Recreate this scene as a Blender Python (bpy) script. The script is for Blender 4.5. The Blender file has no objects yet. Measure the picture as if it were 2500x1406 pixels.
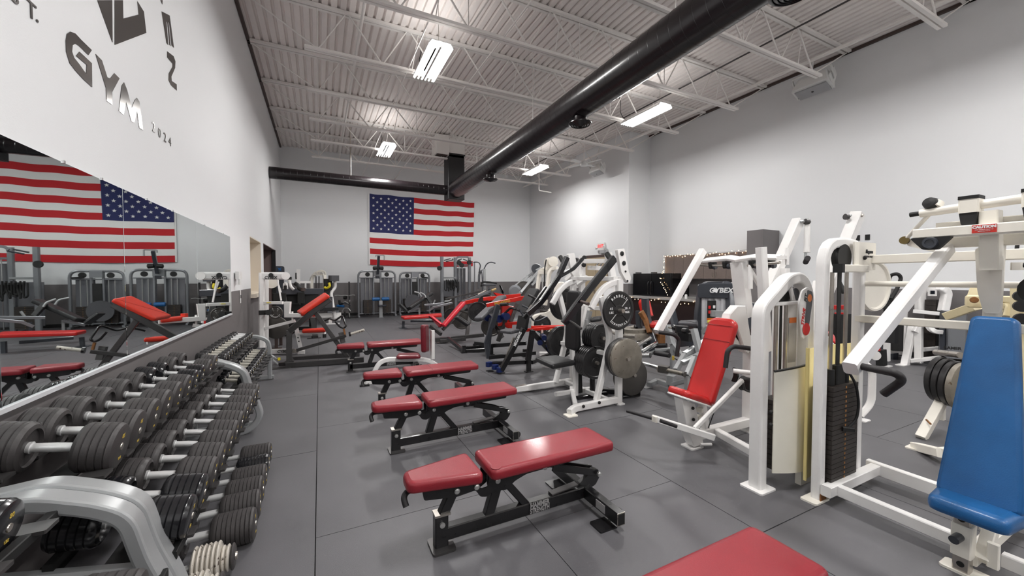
import bpy, bmesh, math, random
from mathutils import Vector, Matrix
random.seed(7)
sc = bpy.context.scene
COL = sc.collection
PI = math.pi
# ---------------------------------------------------------------- camera, world, exposure
cam_d = bpy.data.cameras.new('camera'); cam = bpy.data.objects.new('camera', cam_d); COL.objects.link(cam)
cam.location = (0, 0, 1.5); cam.rotation_euler = (math.radians(90-1.67), 0, math.radians(-26.35))
cam_d.sensor_width = 36; cam_d.lens = 13.65; cam_d.clip_start = .02; cam_d.clip_end = 100
sc.camera = cam
sc.view_settings.view_transform = 'Standard'; sc.view_settings.look = 'None'
sc.view_settings.exposure = 1.05; sc.view_settings.gamma = 1; sc.view_settings.use_curve_mapping = False
wd = bpy.data.worlds.new('world'); sc.world = wd; wd.use_nodes = True
wd.node_tree.nodes['Background'].inputs[0].default_value = (.9, .95, 1, 1)
wd.node_tree.nodes['Background'].inputs[1].default_value = .02
LAMPW = 52.0       # watts of each high bay fixture
# ---------------------------------------------------------------- materials
def s2l(c):
    return tuple(((x/255)/12.92 if x <= 10 else (((x/255)+.055)/1.055)**2.4) for x in c)
MAT = {}
def mat(name, rgb, rough=.5, metal=0, var=0, vscale=8, bump=0, bscale=60, coat=0, spec=None, emit=None, em=0, wear=None):
    m = bpy.data.materials.new(name); m.use_nodes = True; nt = m.node_tree; N = nt.nodes; L = nt.links
    b = N['Principled BSDF']; c = s2l(rgb)
    b.inputs['Base Color'].default_value = (*c, 1); b.inputs['Roughness'].default_value = rough
    b.inputs['Metallic'].default_value = metal
    if coat: b.inputs['Coat Weight'].default_value = coat; b.inputs['Coat Roughness'].default_value = .12
    if spec is not None: b.inputs['Specular IOR Level'].default_value = spec
    if emit: b.inputs['Emission Color'].default_value = (*s2l(emit), 1); b.inputs['Emission Strength'].default_value = em
    if var or bump or wear:
        tc = N.new('ShaderNodeTexCoord')
    if var:
        n = N.new('ShaderNodeTexNoise'); n.inputs['Scale'].default_value = vscale; n.inputs['Detail'].default_value = 5
        L.new(tc.outputs['Object'], n.inputs['Vector'])
        r = N.new('ShaderNodeMapRange'); r.inputs[1].default_value = .3; r.inputs[2].default_value = .7
        r.inputs[3].default_value = 1-var; r.inputs[4].default_value = 1+var
        L.new(n.outputs['Fac'], r.inputs[0])
        mx = N.new('ShaderNodeVectorMath'); mx.operation = 'SCALE'; mx.inputs[0].default_value = c
        L.new(r.outputs[0], mx.inputs['Scale']); L.new(mx.outputs[0], b.inputs['Base Color'])
        r2 = N.new('ShaderNodeMapRange'); r2.inputs[3].default_value = max(0, rough-.08); r2.inputs[4].default_value = min(1, rough+.08)
        L.new(n.outputs['Fac'], r2.inputs[0]); L.new(r2.outputs[0], b.inputs['Roughness'])
        last = mx.outputs[0]
    if wear:
        n = N.new('ShaderNodeTexNoise'); n.inputs['Scale'].default_value = wear[1]; n.inputs['Detail'].default_value = 6
        L.new(tc.outputs['Object'], n.inputs['Vector'])
        r = N.new('ShaderNodeMapRange'); r.inputs[1].default_value = wear[2]; r.inputs[2].default_value = wear[2]+.04
        L.new(n.outputs['Fac'], r.inputs[0])
        mw = N.new('ShaderNodeMix'); mw.data_type = 'RGBA'
        L.new(r.outputs[0], mw.inputs[0]); mw.inputs[6].default_value = (*c, 1); mw.inputs[7].default_value = (*s2l(wear[0]), 1)
        if var: L.new(last, mw.inputs[6])
        L.new(mw.outputs[2], b.inputs['Base Color'])
    if bump:
        n = N.new('ShaderNodeTexNoise'); n.inputs['Scale'].default_value = bscale; n.inputs['Detail'].default_value = 4
        L.new(tc.outputs['Object'], n.inputs['Vector'])
        bp = N.new('ShaderNodeBump'); bp.inputs['Strength'].default_value = bump; bp.inputs['Distance'].default_value = .01
        L.new(n.outputs['Fac'], bp.inputs['Height']); L.new(bp.outputs[0], b.inputs['Normal'])
    MAT[name] = m
    return m
mat('wall_white', (228, 229, 230), .62, bump=.05, bscale=120)
mat('wall_grey', (112, 108, 108), .55, bump=.05, bscale=120)
mat('deck_white', (238, 231, 227), .7, var=.03, vscale=3)
mat('steel_white', (236, 232, 228), .6)
mat('mat_rubber', (93, 92, 95), .47, var=.10, vscale=2.2, bump=.12, bscale=260, wear=((150, 148, 146), 90, .73))
mat('under_floor', (28, 28, 28), .9)
mat('duct_black', (20, 14, 17), .28, metal=.0, coat=.25)
mat('box_black', (26, 24, 26), .5)
mat('powder_white', (238, 236, 234), .32, var=.02, vscale=10)
mat('cream', (240, 235, 224), .35, var=.03, vscale=9)
mat('cream_yellow', (232, 218, 178), .4, var=.04, vscale=6)
mat('shroud_cream', (240, 236, 222), .35, var=.04, vscale=3)
mat('shroud_yellow', (222, 205, 140), .4, var=.04, vscale=3)
mat('powder_black', (22, 21, 23), .3, coat=.3, var=.1, vscale=20)
mat('matte_black', (20, 20, 20), .6)
mat('foam_grip', (34, 31, 33), .55, bump=.1, bscale=200)
mat('vinyl_maroon', (142, 30, 42), .42, coat=.2, bump=.12, bscale=240, var=.05, vscale=6)
mat('vinyl_oxblood', (112, 20, 34), .34, coat=.3, bump=.1, bscale=240)
mat('vinyl_red', (196, 30, 28), .34, coat=.25, bump=.1, bscale=240, var=.04, vscale=6)
mat('vinyl_orange', (226, 58, 38), .38, bump=.1, bscale=240)
mat('vinyl_crimson', (205, 28, 48), .36, bump=.1, bscale=240)
mat('vinyl_black', (28, 28, 30), .42, bump=.12, bscale=240)
mat('vinyl_grey', (78, 78, 82), .45, bump=.12, bscale=240)
mat('vinyl_blue', (26, 92, 150), .38, coat=.2, bump=.12, bscale=200, var=.08, vscale=9)
mat('red_paint', (214, 36, 24), .3, coat=.3)
mat('blue_paint', (18, 36, 92), .35)
mat('navy_paint', (30, 34, 46), .25, coat=.5)
mat('lever_black', (17, 18, 23), .24, coat=.5)
mat('iron_grey', (92, 89, 86), .42, metal=.55, var=.08, vscale=12)
mat('rod_brass', (112, 96, 58), .35, metal=.6)
mat('iron_worn', (140, 134, 124), .45, metal=.5, var=.14, vscale=14, wear=((100, 84, 66), 26, .66))
mat('iron_black', (40, 39, 40), .35, metal=.1, coat=.15, var=.1, vscale=12)
mat('raw_steel', (84, 82, 82), .36, metal=.6, var=.08, vscale=14)
mat('silver_paint', (168, 170, 171), .32, metal=.35, var=.03)
mat('cover_silver', (214, 215, 218), .4, metal=.1)
mat('silver_dark', (132, 134, 138), .34, metal=.4)
mat('charcoal_paint', (58, 61, 68), .3, coat=.3)
mat('chrome', (222, 222, 222), .14, metal=1)
mat('handle_steel', (228, 228, 228), .42, metal=.55)
mat('door_brown', (124, 106, 102), .6)
mat('satin_steel', (186, 180, 172), .3, metal=.9, var=.06, vscale=30)
mat('knurl', (208, 203, 192), .42, metal=.7, bump=.8, bscale=380)
mat('bolt_zinc', (200, 200, 198), .28, metal=.7)
mat('rubber', (60, 57, 57), .5, var=.1, vscale=9, bump=.1, bscale=90)
mat('rubber_gloss', (30, 30, 33), .22, var=.1, vscale=9, coat=.4)
mat('plate_chipped', (206, 200, 190), .42, metal=.3, var=.06, vscale=20, wear=((70, 58, 48), 34, .6))
mat('rust', (128, 84, 44), .8, var=.2, vscale=30)
mat('letter_foil', (96, 92, 90), .16, metal=.85)
mat('print_white', (236, 236, 236), .5)
mat('print_grey', (176, 174, 174), .4)
mat('print_black', (24, 24, 24), .5)
mat('print_red', (205, 30, 30), .5)
mat('print_gold', (196, 168, 70), .4)
mat('label_red', (205, 52, 40), .5)
mat('yellow_plastic', (232, 214, 50), .4)
mat('orange_plastic', (226, 118, 40), .4)
mat('flag_red', (188, 24, 34), .75, bump=.1, bscale=90)
mat('flag_white', (232, 231, 229), .75, bump=.1, bscale=90)
mat('flag_blue', (34, 40, 92), .75, bump=.1, bscale=90)
mat('cabinet_wood', (108, 96, 90), .5, var=.06, vscale=40)
mat('counter_grey', (150, 148, 146), .35, var=.12, vscale=60)
mat('appliance_black', (12, 12, 14), .12, coat=.5)
mat('dark_wood', (38, 20, 20), .5)
mat('frame_cream', (222, 212, 196), .5)
mat('brown_dark', (74, 60, 56), .6)
mat('screen_dark', (20, 24, 34), .1)
mat('speaker_white', (222, 222, 220), .5)
mat('grille_grey', (170, 170, 172), .6, bump=.5, bscale=400)
mat('tube_glow', (255, 255, 255), .5, emit=(255, 252, 246), em=14)
mat('fairy_glow', (255, 230, 190), .5, emit=(255, 206, 150), em=14)
mat('exit_glow', (240, 60, 60), .5, emit=(255, 60, 60), em=.35)
mat('reflector', (235, 235, 235), .3, metal=.4)
mat('stack_iron', (50, 44, 41), .5, metal=.2, var=.35, vscale=30)
mat('hole_rust', (158, 110, 62), .8)
mat('door_tan', (166, 150, 124), .5)
mat('wood_plain', (190, 160, 110), .5)
mat('clear_shroud', (118, 119, 124), .25, metal=.3)
def mirror_mat():
    m = bpy.data.materials.new('mirror_silver'); m.use_nodes = True
    b = m.node_tree.nodes['Principled BSDF']; b.inputs['Base Color'].default_value = (.78, .84, .84, 1)
    b.inputs['Metallic'].default_value = 1; b.inputs['Roughness'].default_value = .012
    MAT['mirror_silver'] = m
mirror_mat()
# ---------------------------------------------------------------- mesh helpers
V3 = Vector
class MB:
    def __init__(s): s.v = []; s.f = []; s.m = []; s.sm = []; s.mi = 0; s.hard = 0
    def add(s, vs, fs, smooth=False):
        o = len(s.v); s.v += [tuple(x) for x in vs]
        for f in fs: s.f.append([i+o for i in f]); s.m.append(s.mi); s.sm.append(smooth)
        return s
    def box(s, c, d, rz=0, bev=0):
        x, y, z = d[0]/2, d[1]/2, d[2]/2; ca, sa = math.cos(rz), math.sin(rz)
        return s.bar((c[0], c[1], c[2]-z), (c[0], c[1], c[2]+z), d[0], d[1], up=(ca, sa, 0), bev=bev)
    def bar(s, a, b, w, h, up=(0, 0, 1), bev=.003):
        """rectangular bar from a to b; w along the direction of up, h across it"""
        a, b = V3(a), V3(b); t = (b-a).normalized(); u = V3(up)-t*t.dot(V3(up))
        if u.length < 1e-4: u = V3((1, 0, 0))-t*t.x
        u.normalize(); r = t.cross(u); W, H = w/2, h/2; e = min(bev, W*.8, H*.8)
        if e <= 0:
            pr = [(W, H), (-W, H), (-W, -H), (W, -H)]
        else:
            pr = [(W-e, H), (-W+e, H), (-W, H-e), (-W, -H+e), (-W+e, -H), (W-e, -H), (W, -H+e), (W, H-e)]
        n = len(pr); vs = [p+u*x+r*y for p in (a, b) for x, y in pr]
        fs = [(i, (i+1) % n, n+(i+1) % n, n+i) for i in range(n)]+[tuple(range(n))[::-1], tuple(range(n, 2*n))]
        return s.add(vs, fs)
    def sweep(s, path, w, h, nrm=(0, 1, 0), fil=0, seg=5, rnd=.006, close=False, cap=True):
        """rect tube along a path lying in the plane with normal nrm; w in the plane, h along nrm"""
        P = fillet(path, fil, seg) if fil else [V3(p) for p in path]
        nrm = V3(nrm).normalized(); W, H = w/2, h/2; e = min(rnd, W*.9, H*.9)
        pr = []
        for cx, cy, a0 in ((W-e, H-e, 0), (-W+e, H-e, 90), (-W+e, -H+e, 180), (W-e, -H+e, 270)):
            for k in range(3):
                a = math.radians(a0+45*k); pr.append((cx+e*math.cos(a), cy+e*math.sin(a)))
        return s._loft(P, pr, nrm, close, cap)
    def _loft(s, P, pr, nrm, close=False, cap=True):
        s.hard = 19.5
        n = len(pr); vs = []; N = len(P)
        for i, p in enumerate(P):
            a = P[i-1] if (i > 0 or close) else None; b = P[(i+1) % N] if (i < N-1 or close) else None
            t1 = (p-a).normalized() if a is not None else None; t2 = (b-p).normalized() if b is not None else None
            if t1 is None: t = t2; k = 1
            elif t2 is None: t = t1; k = 1
            else:
                t = (t1+t2)
                t = t.normalized() if t.length > 1e-5 else t2
                k = 1/max(.35, t.dot(t2))
            side = nrm.cross(t)
            side = side.normalized() if side.length > 1e-5 else V3((1, 0, 0))
            nn = t.cross(side).normalized()
            vs += [p+side*(x*k)+nn*y for x, y in pr]
        fs = []
        for i in range(N if close else N-1):
            j = (i+1) % N
            fs += [(i*n+q, i*n+(q+1) % n, j*n+(q+1) % n, j*n+q) for q in range(n)]
        s.add(vs, fs, True)
        if cap and not close: s.add(vs[:n], [tuple(range(n))[::-1]]); s.add(vs[-n:], [tuple(range(n))])
        return s
    def tube(s, path, r, n=10, fil=0, seg=5, cap=True, close=False):
        P = fillet(path, fil, seg) if fil else [V3(p) for p in path]
        vs = []; N = len(P); u = None
        for i, p in enumerate(P):
            a = P[i-1] if (i > 0 or close) else P[i]; b = P[(i+1) % N] if (i < N-1 or close) else P[i]
            t = (b-a).normalized()
            if u is None:
                u = V3((0, 0, 1)).cross(t)
                if u.length < 1e-3: u = V3((1, 0, 0))
            u = (u-t*t.dot(u)).normalized(); w = t.cross(u)
            rr = r[i] if isinstance(r, (list, tuple)) else r
            vs += [p+u*(rr*math.cos(2*PI*q/n))+w*(rr*math.sin(2*PI*q/n)) for q in range(n)]
        fs = []
        for i in range(N if close else N-1):
            j = (i+1) % N
            fs += [(i*n+q, i*n+(q+1) % n, j*n+(q+1) % n, j*n+q) for q in range(n)]
        s.add(vs, fs, True)
        if cap and not close: s.add(vs[:n], [tuple(range(n))[::-1]]); s.add(vs[-n:], [tuple(range(n))])
        return s
    def cyl(s, a, b, r, n=16): return s.tube([a, b], r, n)
    def lathe(s, prof, o, ax, n=24, smooth=True):
        """prof: list of (distance along the axis, radius)"""
        o, ax = V3(o), V3(ax).normalized(); u = ax.orthogonal().normalized(); w = ax.cross(u); vs = []
        for d, r in prof: vs += [o+ax*d+u*(r*math.cos(2*PI*q/n))+w*(r*math.sin(2*PI*q/n)) for q in range(n)]
        fs = [(i*n+q, i*n+(q+1) % n, (i+1)*n+(q+1) % n, (i+1)*n+q) for i in range(len(prof)-1) for q in range(n)]
        s.hard = s.hard or 33
        s.add(vs, fs, smooth)
        if prof[0][1] > 1e-5: s.add(vs[:n], [tuple(range(n))[::-1]])
        if prof[-1][1] > 1e-5: s.add(vs[-n:], [tuple(range(n))])
        return s
    def prism(s, poly, o, U, W, t, bev=0):
        """extrude the 2d polygon (in axes U, W at o) by t along UxW, centred"""
        o, U, W = V3(o), V3(U).normalized(), V3(W).normalized(); Nn = U.cross(W).normalized()
        area = sum(poly[i][0]*poly[(i+1) % len(poly)][1]-poly[(i+1) % len(poly)][0]*poly[i][1] for i in range(len(poly)))
        if area < 0: poly = poly[::-1]
        n = len(poly); L = [(0, -t/2), (0, t/2)] if not bev else [(bev, -t/2), (0, -t/2+bev), (0, t/2-bev), (bev, t/2)]
        vs = []
        for ins, z in L:
            pp = inset(poly, ins) if ins else poly
            vs += [o+U*x+W*y+Nn*z for x, y in pp]
        k = len(L)
        fs = [(i*n+q, i*n+(q+1) % n, (i+1)*n+(q+1) % n, (i+1)*n+q) for i in range(k-1) for q in range(n)]
        s.add(vs, fs); s.add(vs[:n], [tuple(range(n))[::-1]]); s.add(vs[-n:], [tuple(range(n))])
        return s
    def pad(s, poly, o, U, W, t, r=.02, cr=.03, crown=.006):
        """upholstered cushion: rounded polygon, soft edges; bottom face at o, top at o + t*(UxW)"""
        o, U, W = V3(o), V3(U).normalized(), V3(W).normalized(); Nn = U.cross(W).normalized()
        area = sum(poly[i][0]*poly[(i+1) % len(poly)][1]-poly[(i+1) % len(poly)][0]*poly[i][1] for i in range(len(poly)))
        if area < 0: poly = poly[::-1]
        P = round2d(poly, cr, 6); n = len(P); r = min(r, t*.48)
        r = min(r, (min(cr) if isinstance(cr, (list, tuple)) else cr)*.8)
        L = [(r*.7, 0), (r*.15, r*.25), (0, r*.8), (0, t-r), (r*.12, t-r*.5), (r*.45, t-r*.12), (r, t), (r*1.22, t+crown*.25)]
        vs = []
        for ins, z in L: vs += [o+U*x+W*y+Nn*z for x, y in inset(P, ins)]
        k = len(L)
        fs = [(i*n+q, i*n+(q+1) % n, (i+1)*n+(q+1) % n, (i+1)*n+q) for i in range(k-1) for q in range(n)]
        s.add(vs, fs, True); s.add(vs[:n], [tuple(range(n))[::-1]]); s.add(vs[-n:], [tuple(range(n))], True)
        return s
def fillet(path, r, seg=5):
    P = [V3(p) for p in path]; out = [P[0]]
    for i in range(1, len(P)-1):
        a, b, c = P[i-1], P[i], P[i+1]; d1, d2 = a-b, c-b
        ri = r[i-1] if isinstance(r, (list, tuple)) else r
        k = min(ri, d1.length*.49, d2.length*.49)
        if k < 1e-4: out.append(b); continue
        p, q = b+d1.normalized()*k, b+d2.normalized()*k
        for j in range(seg+1):
            t = j/seg; out.append(p*(1-t)**2+b*2*t*(1-t)+q*t*t)
    out.append(P[-1]); return out
def inset(poly, d):
    n = len(poly); out = []
    for i in range(n):
        a, b, c = V3((*poly[i-1], 0)), V3((*poly[i], 0)), V3((*poly[(i+1) % n], 0))
        e1, e2 = (b-a), (c-b)
        if e1.length < 1e-6: e1 = e2
        if e2.length < 1e-6: e2 = e1
        n1 = V3((-e1.y, e1.x, 0)).normalized(); n2 = V3((-e2.y, e2.x, 0)).normalized()
        m = (n1+n2)
        m = m.normalized() if m.length > 1e-5 else n1
        k = d/max(.5, m.dot(n1)); out.append((b.x+m.x*k, b.y+m.y*k))
    return out
def round2d(poly, r, seg=5):
    n = len(poly); out = []
    for i in range(n):
        a, b, c = V3((*poly[i-1], 0)), V3((*poly[i], 0)), V3((*poly[(i+1) % n], 0)); d1, d2 = a-b, c-b
        ri = r[i] if isinstance(r, (list, tuple)) else r
        k = min(ri, d1.length*.49, d2.length*.49)
        p, q = b+d1.normalized()*k, b+d2.normalized()*k
        for j in range(seg+1):
            t = j/seg; x = p*(1-t)**2+b*2*t*(1-t)+q*t*t; out.append((x.x, x.y))
    return out
def rect(x0, x1, y0, y1): return [(x0, y0), (x1, y0), (x1, y1), (x0, y1)]
def obj(name, mb, mats, parent=None, label=None, loc=None, kind=None):
    if parent is not None:                       # parts carry plain kind names, no position words
        for w_ in ('left_', 'right_', 'rear_', 'front_', 'upper_', 'lower_', 'mid_', 'low_', 'near_', 'far_'):
            if name.startswith(w_) and len(name) > len(w_)+2: name = name[len(w_):]
    me = bpy.data.meshes.new(name); me.from_pydata(mb.v, [], mb.f)
    if isinstance(mats, str): mats = [mats]
    for m in mats: me.materials.append(MAT[m])
    if len(mats) > 1: me.polygons.foreach_set('material_index', mb.m)
    me.polygons.foreach_set('use_smooth', mb.sm); me.update()
    if mb.hard: me.set_sharp_from_angle(angle=math.radians(mb.hard))
    o = bpy.data.objects.new(name, me); COL.objects.link(o)
    if parent is not None: o.parent = parent
    if loc: o.location = loc
    if label: o['label'] = label
    if kind: o['kind'] = kind
    return o
def thing(name, label, cat, loc=(0, 0, 0), deg=0, group=None):
    o = bpy.data.objects.new(name, None); COL.objects.link(o); o.location = loc; o.rotation_euler = (0, 0, math.radians(deg))
    o.empty_display_size = .1
    tag(o, label, cat, group); return o
def tag(o, label, cat, group=None):
    o['label'] = label; o['category'] = cat
    if group: o['group'] = group
    return o
def dup(root, loc, deg=None, label=None, group=None):
    r = root.copy(); COL.objects.link(r); r.location = loc
    if deg is not None: r.rotation_euler = (0, 0, math.radians(deg))
    if label: r['label'] = label
    if group: r['group'] = group
    for ch in list(root.children):
        c = ch.copy(); COL.objects.link(c); c.parent = r
        for g in list(ch.children):
            d = g.copy(); COL.objects.link(d); d.parent = c
    return r
def text(name, s, mname, parent, size, o, U, W, ext=.001, label=None, shear=0, offset=0, space=1, sx=1, align='CENTER'):
    """flat lettering: centred at o, reading along U with W up"""
    cu = bpy.data.curves.new(name, 'FONT'); cu.body = s; cu.size = size; cu.extrude = ext; cu.align_x = align; cu.align_y = 'CENTER'
    cu.shear = shear; cu.offset = offset; cu.space_character = space; cu.resolution_u = 3
    t = bpy.data.objects.new(name, cu)
    me = bpy.data.meshes.new_from_object(t); bpy.data.objects.remove(t)
    U, W = V3(U).normalized(), V3(W).normalized(); N = U.cross(W).normalized(); W = N.cross(U)
    M = Matrix.Translation(V3(o)) @ Matrix((U, W, N)).transposed().to_4x4() @ Matrix.Diagonal((sx, 1, 1, 1))
    me.transform(M); me.materials.clear(); me.materials.append(MAT[mname])
    ob = bpy.data.objects.new(name, me); COL.objects.link(ob)
    if parent is not None: ob.parent = parent
    if label: ob['label'] = label
    return ob
def struct(name, mb, mats, parent=None):
    o = obj(name, mb, mats, parent)
    if parent is None: o['kind'] = 'structure'
    return o
X_, Y_, Z_ = V3((1, 0, 0)), V3((0, 1, 0)), V3((0, 0, 1))
# ================================================================ THE ROOM
XL, XR, YB, YF, ZC, WZ = -1.22, 9.87, 16.2, -4.2, 6.16, 1.27      # left, right, back, rear walls; deck; painted band
JX, JY = 8.96, 9.61                                                # the far right wall steps in here
def wall_pieces(mb, x, cuts, side, y0, y1, thick=.15):
    """wall in the plane X = x from y0 to y1 with rectangular openings (ya, yb, za, zb); white above, grey below"""
    ys = sorted({y0, y1, *[c[0] for c in cuts], *[c[1] for c in cuts]}); zs = sorted({0, WZ, ZC+.3, *[c[2] for c in cuts], *[c[3] for c in cuts]})
    for i in range(len(ys)-1):
        for j in range(len(zs)-1):
            ym, zm = (ys[i]+ys[i+1])/2, (zs[j]+zs[j+1])/2
            if any(c[0] < ym < c[1] and c[2] < zm < c[3] for c in cuts): continue
            mb.mi = 0 if zm > WZ else 1
            mb.box((x+side*thick/2, ym, zm), (thick, ys[i+1]-ys[i], zs[j+1]-zs[j]))
    mb.mi = 0
WIN = (9.14, 10.73, 1.15, 2.30); DOOR = (11.18, 13.92, 0, 2.32)
m = MB(); wall_pieces(m, XL, [WIN, DOOR], -1, YF, YB+.15); WL = struct('wall_left', m, ['wall_white', 'wall_grey'])
m = MB(); wall_pieces(m, XR, [], 1, YF, JY); struct('wall_right', m, ['wall_white', 'wall_grey'])
m = MB(); wall_pieces(m, JX, [], 1, JY, YB+.15, .91+.15); struct('wall_right_step', m, ['wall_white', 'wall_grey'])
m = MB()
for z0, z1, k in ((0, WZ, 1), (WZ, ZC+.3, 0)):
    m.mi = k; m.box(((XL+JX)/2, YB+.075, (z0+z1)/2), (JX-XL, .15, z1-z0))
struct('wall_back', m, ['wall_white', 'wall_grey'])
m = MB()
for z0, z1, k in ((0, WZ, 1), (WZ, ZC+.3, 0)):
    m.mi = k; m.box(((XL+XR)/2, YF-.075, (z0+z1)/2), (XR-XL+.3, .15, z1-z0))
struct('wall_rear', m, ['wall_white', 'wall_grey'])
for nm, c, d in (('baseboard_back', ((XL+JX)/2, YB-.01, .05), (JX-XL, .02, .1)), ('baseboard_left', (XL+.01, (YF+11.18)/2, .05), (.02, 11.18-YF, .1)), ('baseboard_right', (XR-.01, (YF+JY)/2, .05), (.02, JY-YF, .1))):
    struct(nm, MB().box(c, d), 'matte_black')
# floor: sub floor with rubber mats laid in staggered columns
fl = struct('floor', MB().box(((XL+XR)/2, (YF+YB)/2, -.06), (XR-XL+.3, YB-YF+.3, .09)), 'under_floor')
fl_edges = [XL, -.04, 1.138, 2.297, 3.47, 4.645, 5.82, 6.995, 8.17, 9.345, XR]
starts = [1.90, 2.46, 2.0, 1.35, 2.3, 1.7, 2.6, 1.5, 2.2, 1.9]
for i in range(10):
    x0, x1 = fl_edges[i], fl_edges[i+1]; k = -4; 
    while starts[i]+1.81*k < YB:
        a, b = max(YF, starts[i]+1.81*k), min(YB, starts[i]+1.81*(k+1))
        if b-a > .02:
            g = .004 if (i*7+k*3) % 3 else .006
            mm = MB(); zt = 0
            mm.box(((x0+x1)/2, (a+b)/2, -.0075+zt), (x1-x0-g, b-a-g, .015), bev=0)
            obj('mat', mm, 'mat_rubber', fl)
        k += 1
# window opening (pale frame, blind) and dark doorway with the rooms behind
def reveal(name, y0, y1, z0, z1, depth, mname, back, sill=None):
    m = MB(); x = XL-depth/2
    m.box((x-.0, y0+.01, (z0+z1)/2), (depth, .02, z1-z0)); m.box((x, y1-.01, (z0+z1)/2), (depth, .02, z1-z0)); m.box((x, (y0+y1)/2, z1-.01), (depth, y1-y0-.04, .02))
    if sill: m.box((x, (y0+y1)/2, z0+.01), (depth, y1-y0-.04, .02))
    o = struct(name, m, mname)
    obj('back_panel', MB().box((XL-depth-.01, (y0+y1)/2, (z0+z1)/2), (.02, y1-y0, z1-z0)), back, o)
    return o
w = reveal('window_1', *WIN, .45, 'frame_cream', 'frame_cream', True)
obj('window_sill', MB().box((XL+.02, (WIN[0]+WIN[1])/2, WIN[2]-.035), (.12, WIN[1]-WIN[0]+.06, .07), bev=.006), 'frame_cream', w)
for k in range(3): obj('mullion', MB().box((XL-.40, WIN[0]+.1+.45*k, (WIN[2]+WIN[3])/2), (.03, .05, WIN[3]-WIN[2]-.06)), 'frame_cream', w)
d = reveal('door_1', *DOOR, .9, 'door_brown', 'door_brown')
obj('door_frame', MB().box((XL-.03, DOOR[1]-.04, 1.16), (.1, .06, 2.3)), 'matte_black', d)
# ---------------------------------------------------------------- ceiling: ribbed deck
m = MB(); p = .146; n = int((XR-XL)/p)+1; prof = []
for i in range(n):
    x = XL+i*p; prof += [(x, ZC), (x+.088, ZC), (x+.102, ZC+.042), (x+.132, ZC+.042)]
prof = [(min(x, XR+.1), z) for x, z in prof]
vs = [(x, y, z) for y in (YF, YB) for x, z in prof]; k = len(prof)
m.add(vs, [(i, i+1, k+i+1, k+i) for i in range(k-1)])
m.box(((XL+XR)/2, (YF+YB)/2, ZC+.2), (XR-XL+.3, YB-YF+.3, .1))
struct('ceiling', m, 'deck_white')
obj_ = MB().box((XR-.03, (YF+JY)/2, ZC-.03), (.06, JY-YF, .05)); struct('trim_1', obj_, 'brown_dark')
struct('trim_2', MB().box((XL+.03, (YF+YB)/2, ZC-.03), (.05, YB-YF, .05)), 'brown_dark')
# steel joists
def joist(y):
    far = y > JY; xr = JX if far else XR
    t = thing('roof_joist', 'white open web steel roof joist', 'joist', (0, y, 5.3), group='roof joists under the deck')
    m = MB(); zt = ZC-5.3-.03; zb = .1
    for s in (-1, 1):
        m.box(((XL+xr)/2, s*.042, zt), (xr-XL, .055, .05))
    obj('top_chord', m, 'steel_white', t)
    xb0, xb1 = XL+1.04, xr-(.2 if far else 1.1)
    m = MB()
    for s in (-1, 1): m.box(((xb0+xb1)/2, s*.034, zb), (xb1-xb0, .048, .045))
    obj('bottom_chord', m, 'steel_white', t)
    m = MB(); N = 7 if far else 8; st = (xb1-xb0-.4)/N
    m.tube([(XL+.08, 0, zt-.03), (xb0+.2, 0, zb+.02)], .013, 6)
    for k in range(N):
        a = xb0+.2+st*k
        m.tube([(a, 0, zb), (a+st*.42, 0, zt)], .013, 6); m.tube([(a+st*.42+.06, 0, zt), (a+st, 0, zb)], .016, 6)
        m.tube([(a+st*.5, 0, zb), (a+st*.62, 0, zt)], .009, 6) if k % 2 else None
        m.tube([(a, 0, zb), (a, 0, zt)], .009, 6) if k % 2 == 0 else None
    m.tube([(xb1-.2, 0, zb), (xr-.1, 0, zt-.03)], .013, 6)
    obj('web', m, 'steel_white', t)
    return t
ordn = ['', 'first', 'second', 'third', 'fourth', 'fifth', 'sixth', 'seventh', 'eighth']
for k in range(11):
    j = joist(-2.46+1.672*k); n_ = 11-k
    j['label'] = ('white open web roof joist, %s from the back wall' % ordn[n_]) if n_ <= 8 else ('white open web roof joist behind the camera, %s from the rear wall' % ordn[k+1])
# bridging pipes and conduit running with the ribs
for x, z, r, lab, y1 in ((.72, 5.98, .028, 'white pipe under the deck nearest the mirror wall', YB), (2.75, 5.42, .014, 'thin white bridging rod above the left lights', YB), (7.75, 5.98, .016, 'thin dark conduit under the deck nearest the right wall', JY+4), (8.45, 5.62, .035, 'thick white sprinkler pipe beside the right wall', YB-.3), (5.0, 5.42, .014, 'thin white bridging rod right of the black duct', YB), (1.55, 5.42, .012, 'thin white bridging rod left of the left lights', YB)):
    tag(obj('ceiling_pipe', MB().tube([(x, YF, z), (x, y1, z)], r, 8), 'raw_steel' if 'dark' in lab else 'steel_white'), lab, 'pipe', 'pipes under the roof deck')
# sprinkler drop on the right
m = MB().tube([(7.9,13.518,5.412), (7.9,13.516,4.941), (8.4,13.394,4.883)], .022, 8, fil=.05)
m.tube([(7.9,13.518,5.412), (7.9,13.518,5.762)], .022, 8)
tag(obj('pipe_drop', m, 'steel_white'), 'white bent pipe hanging under the joists near the far right corner', 'pipe')
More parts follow.
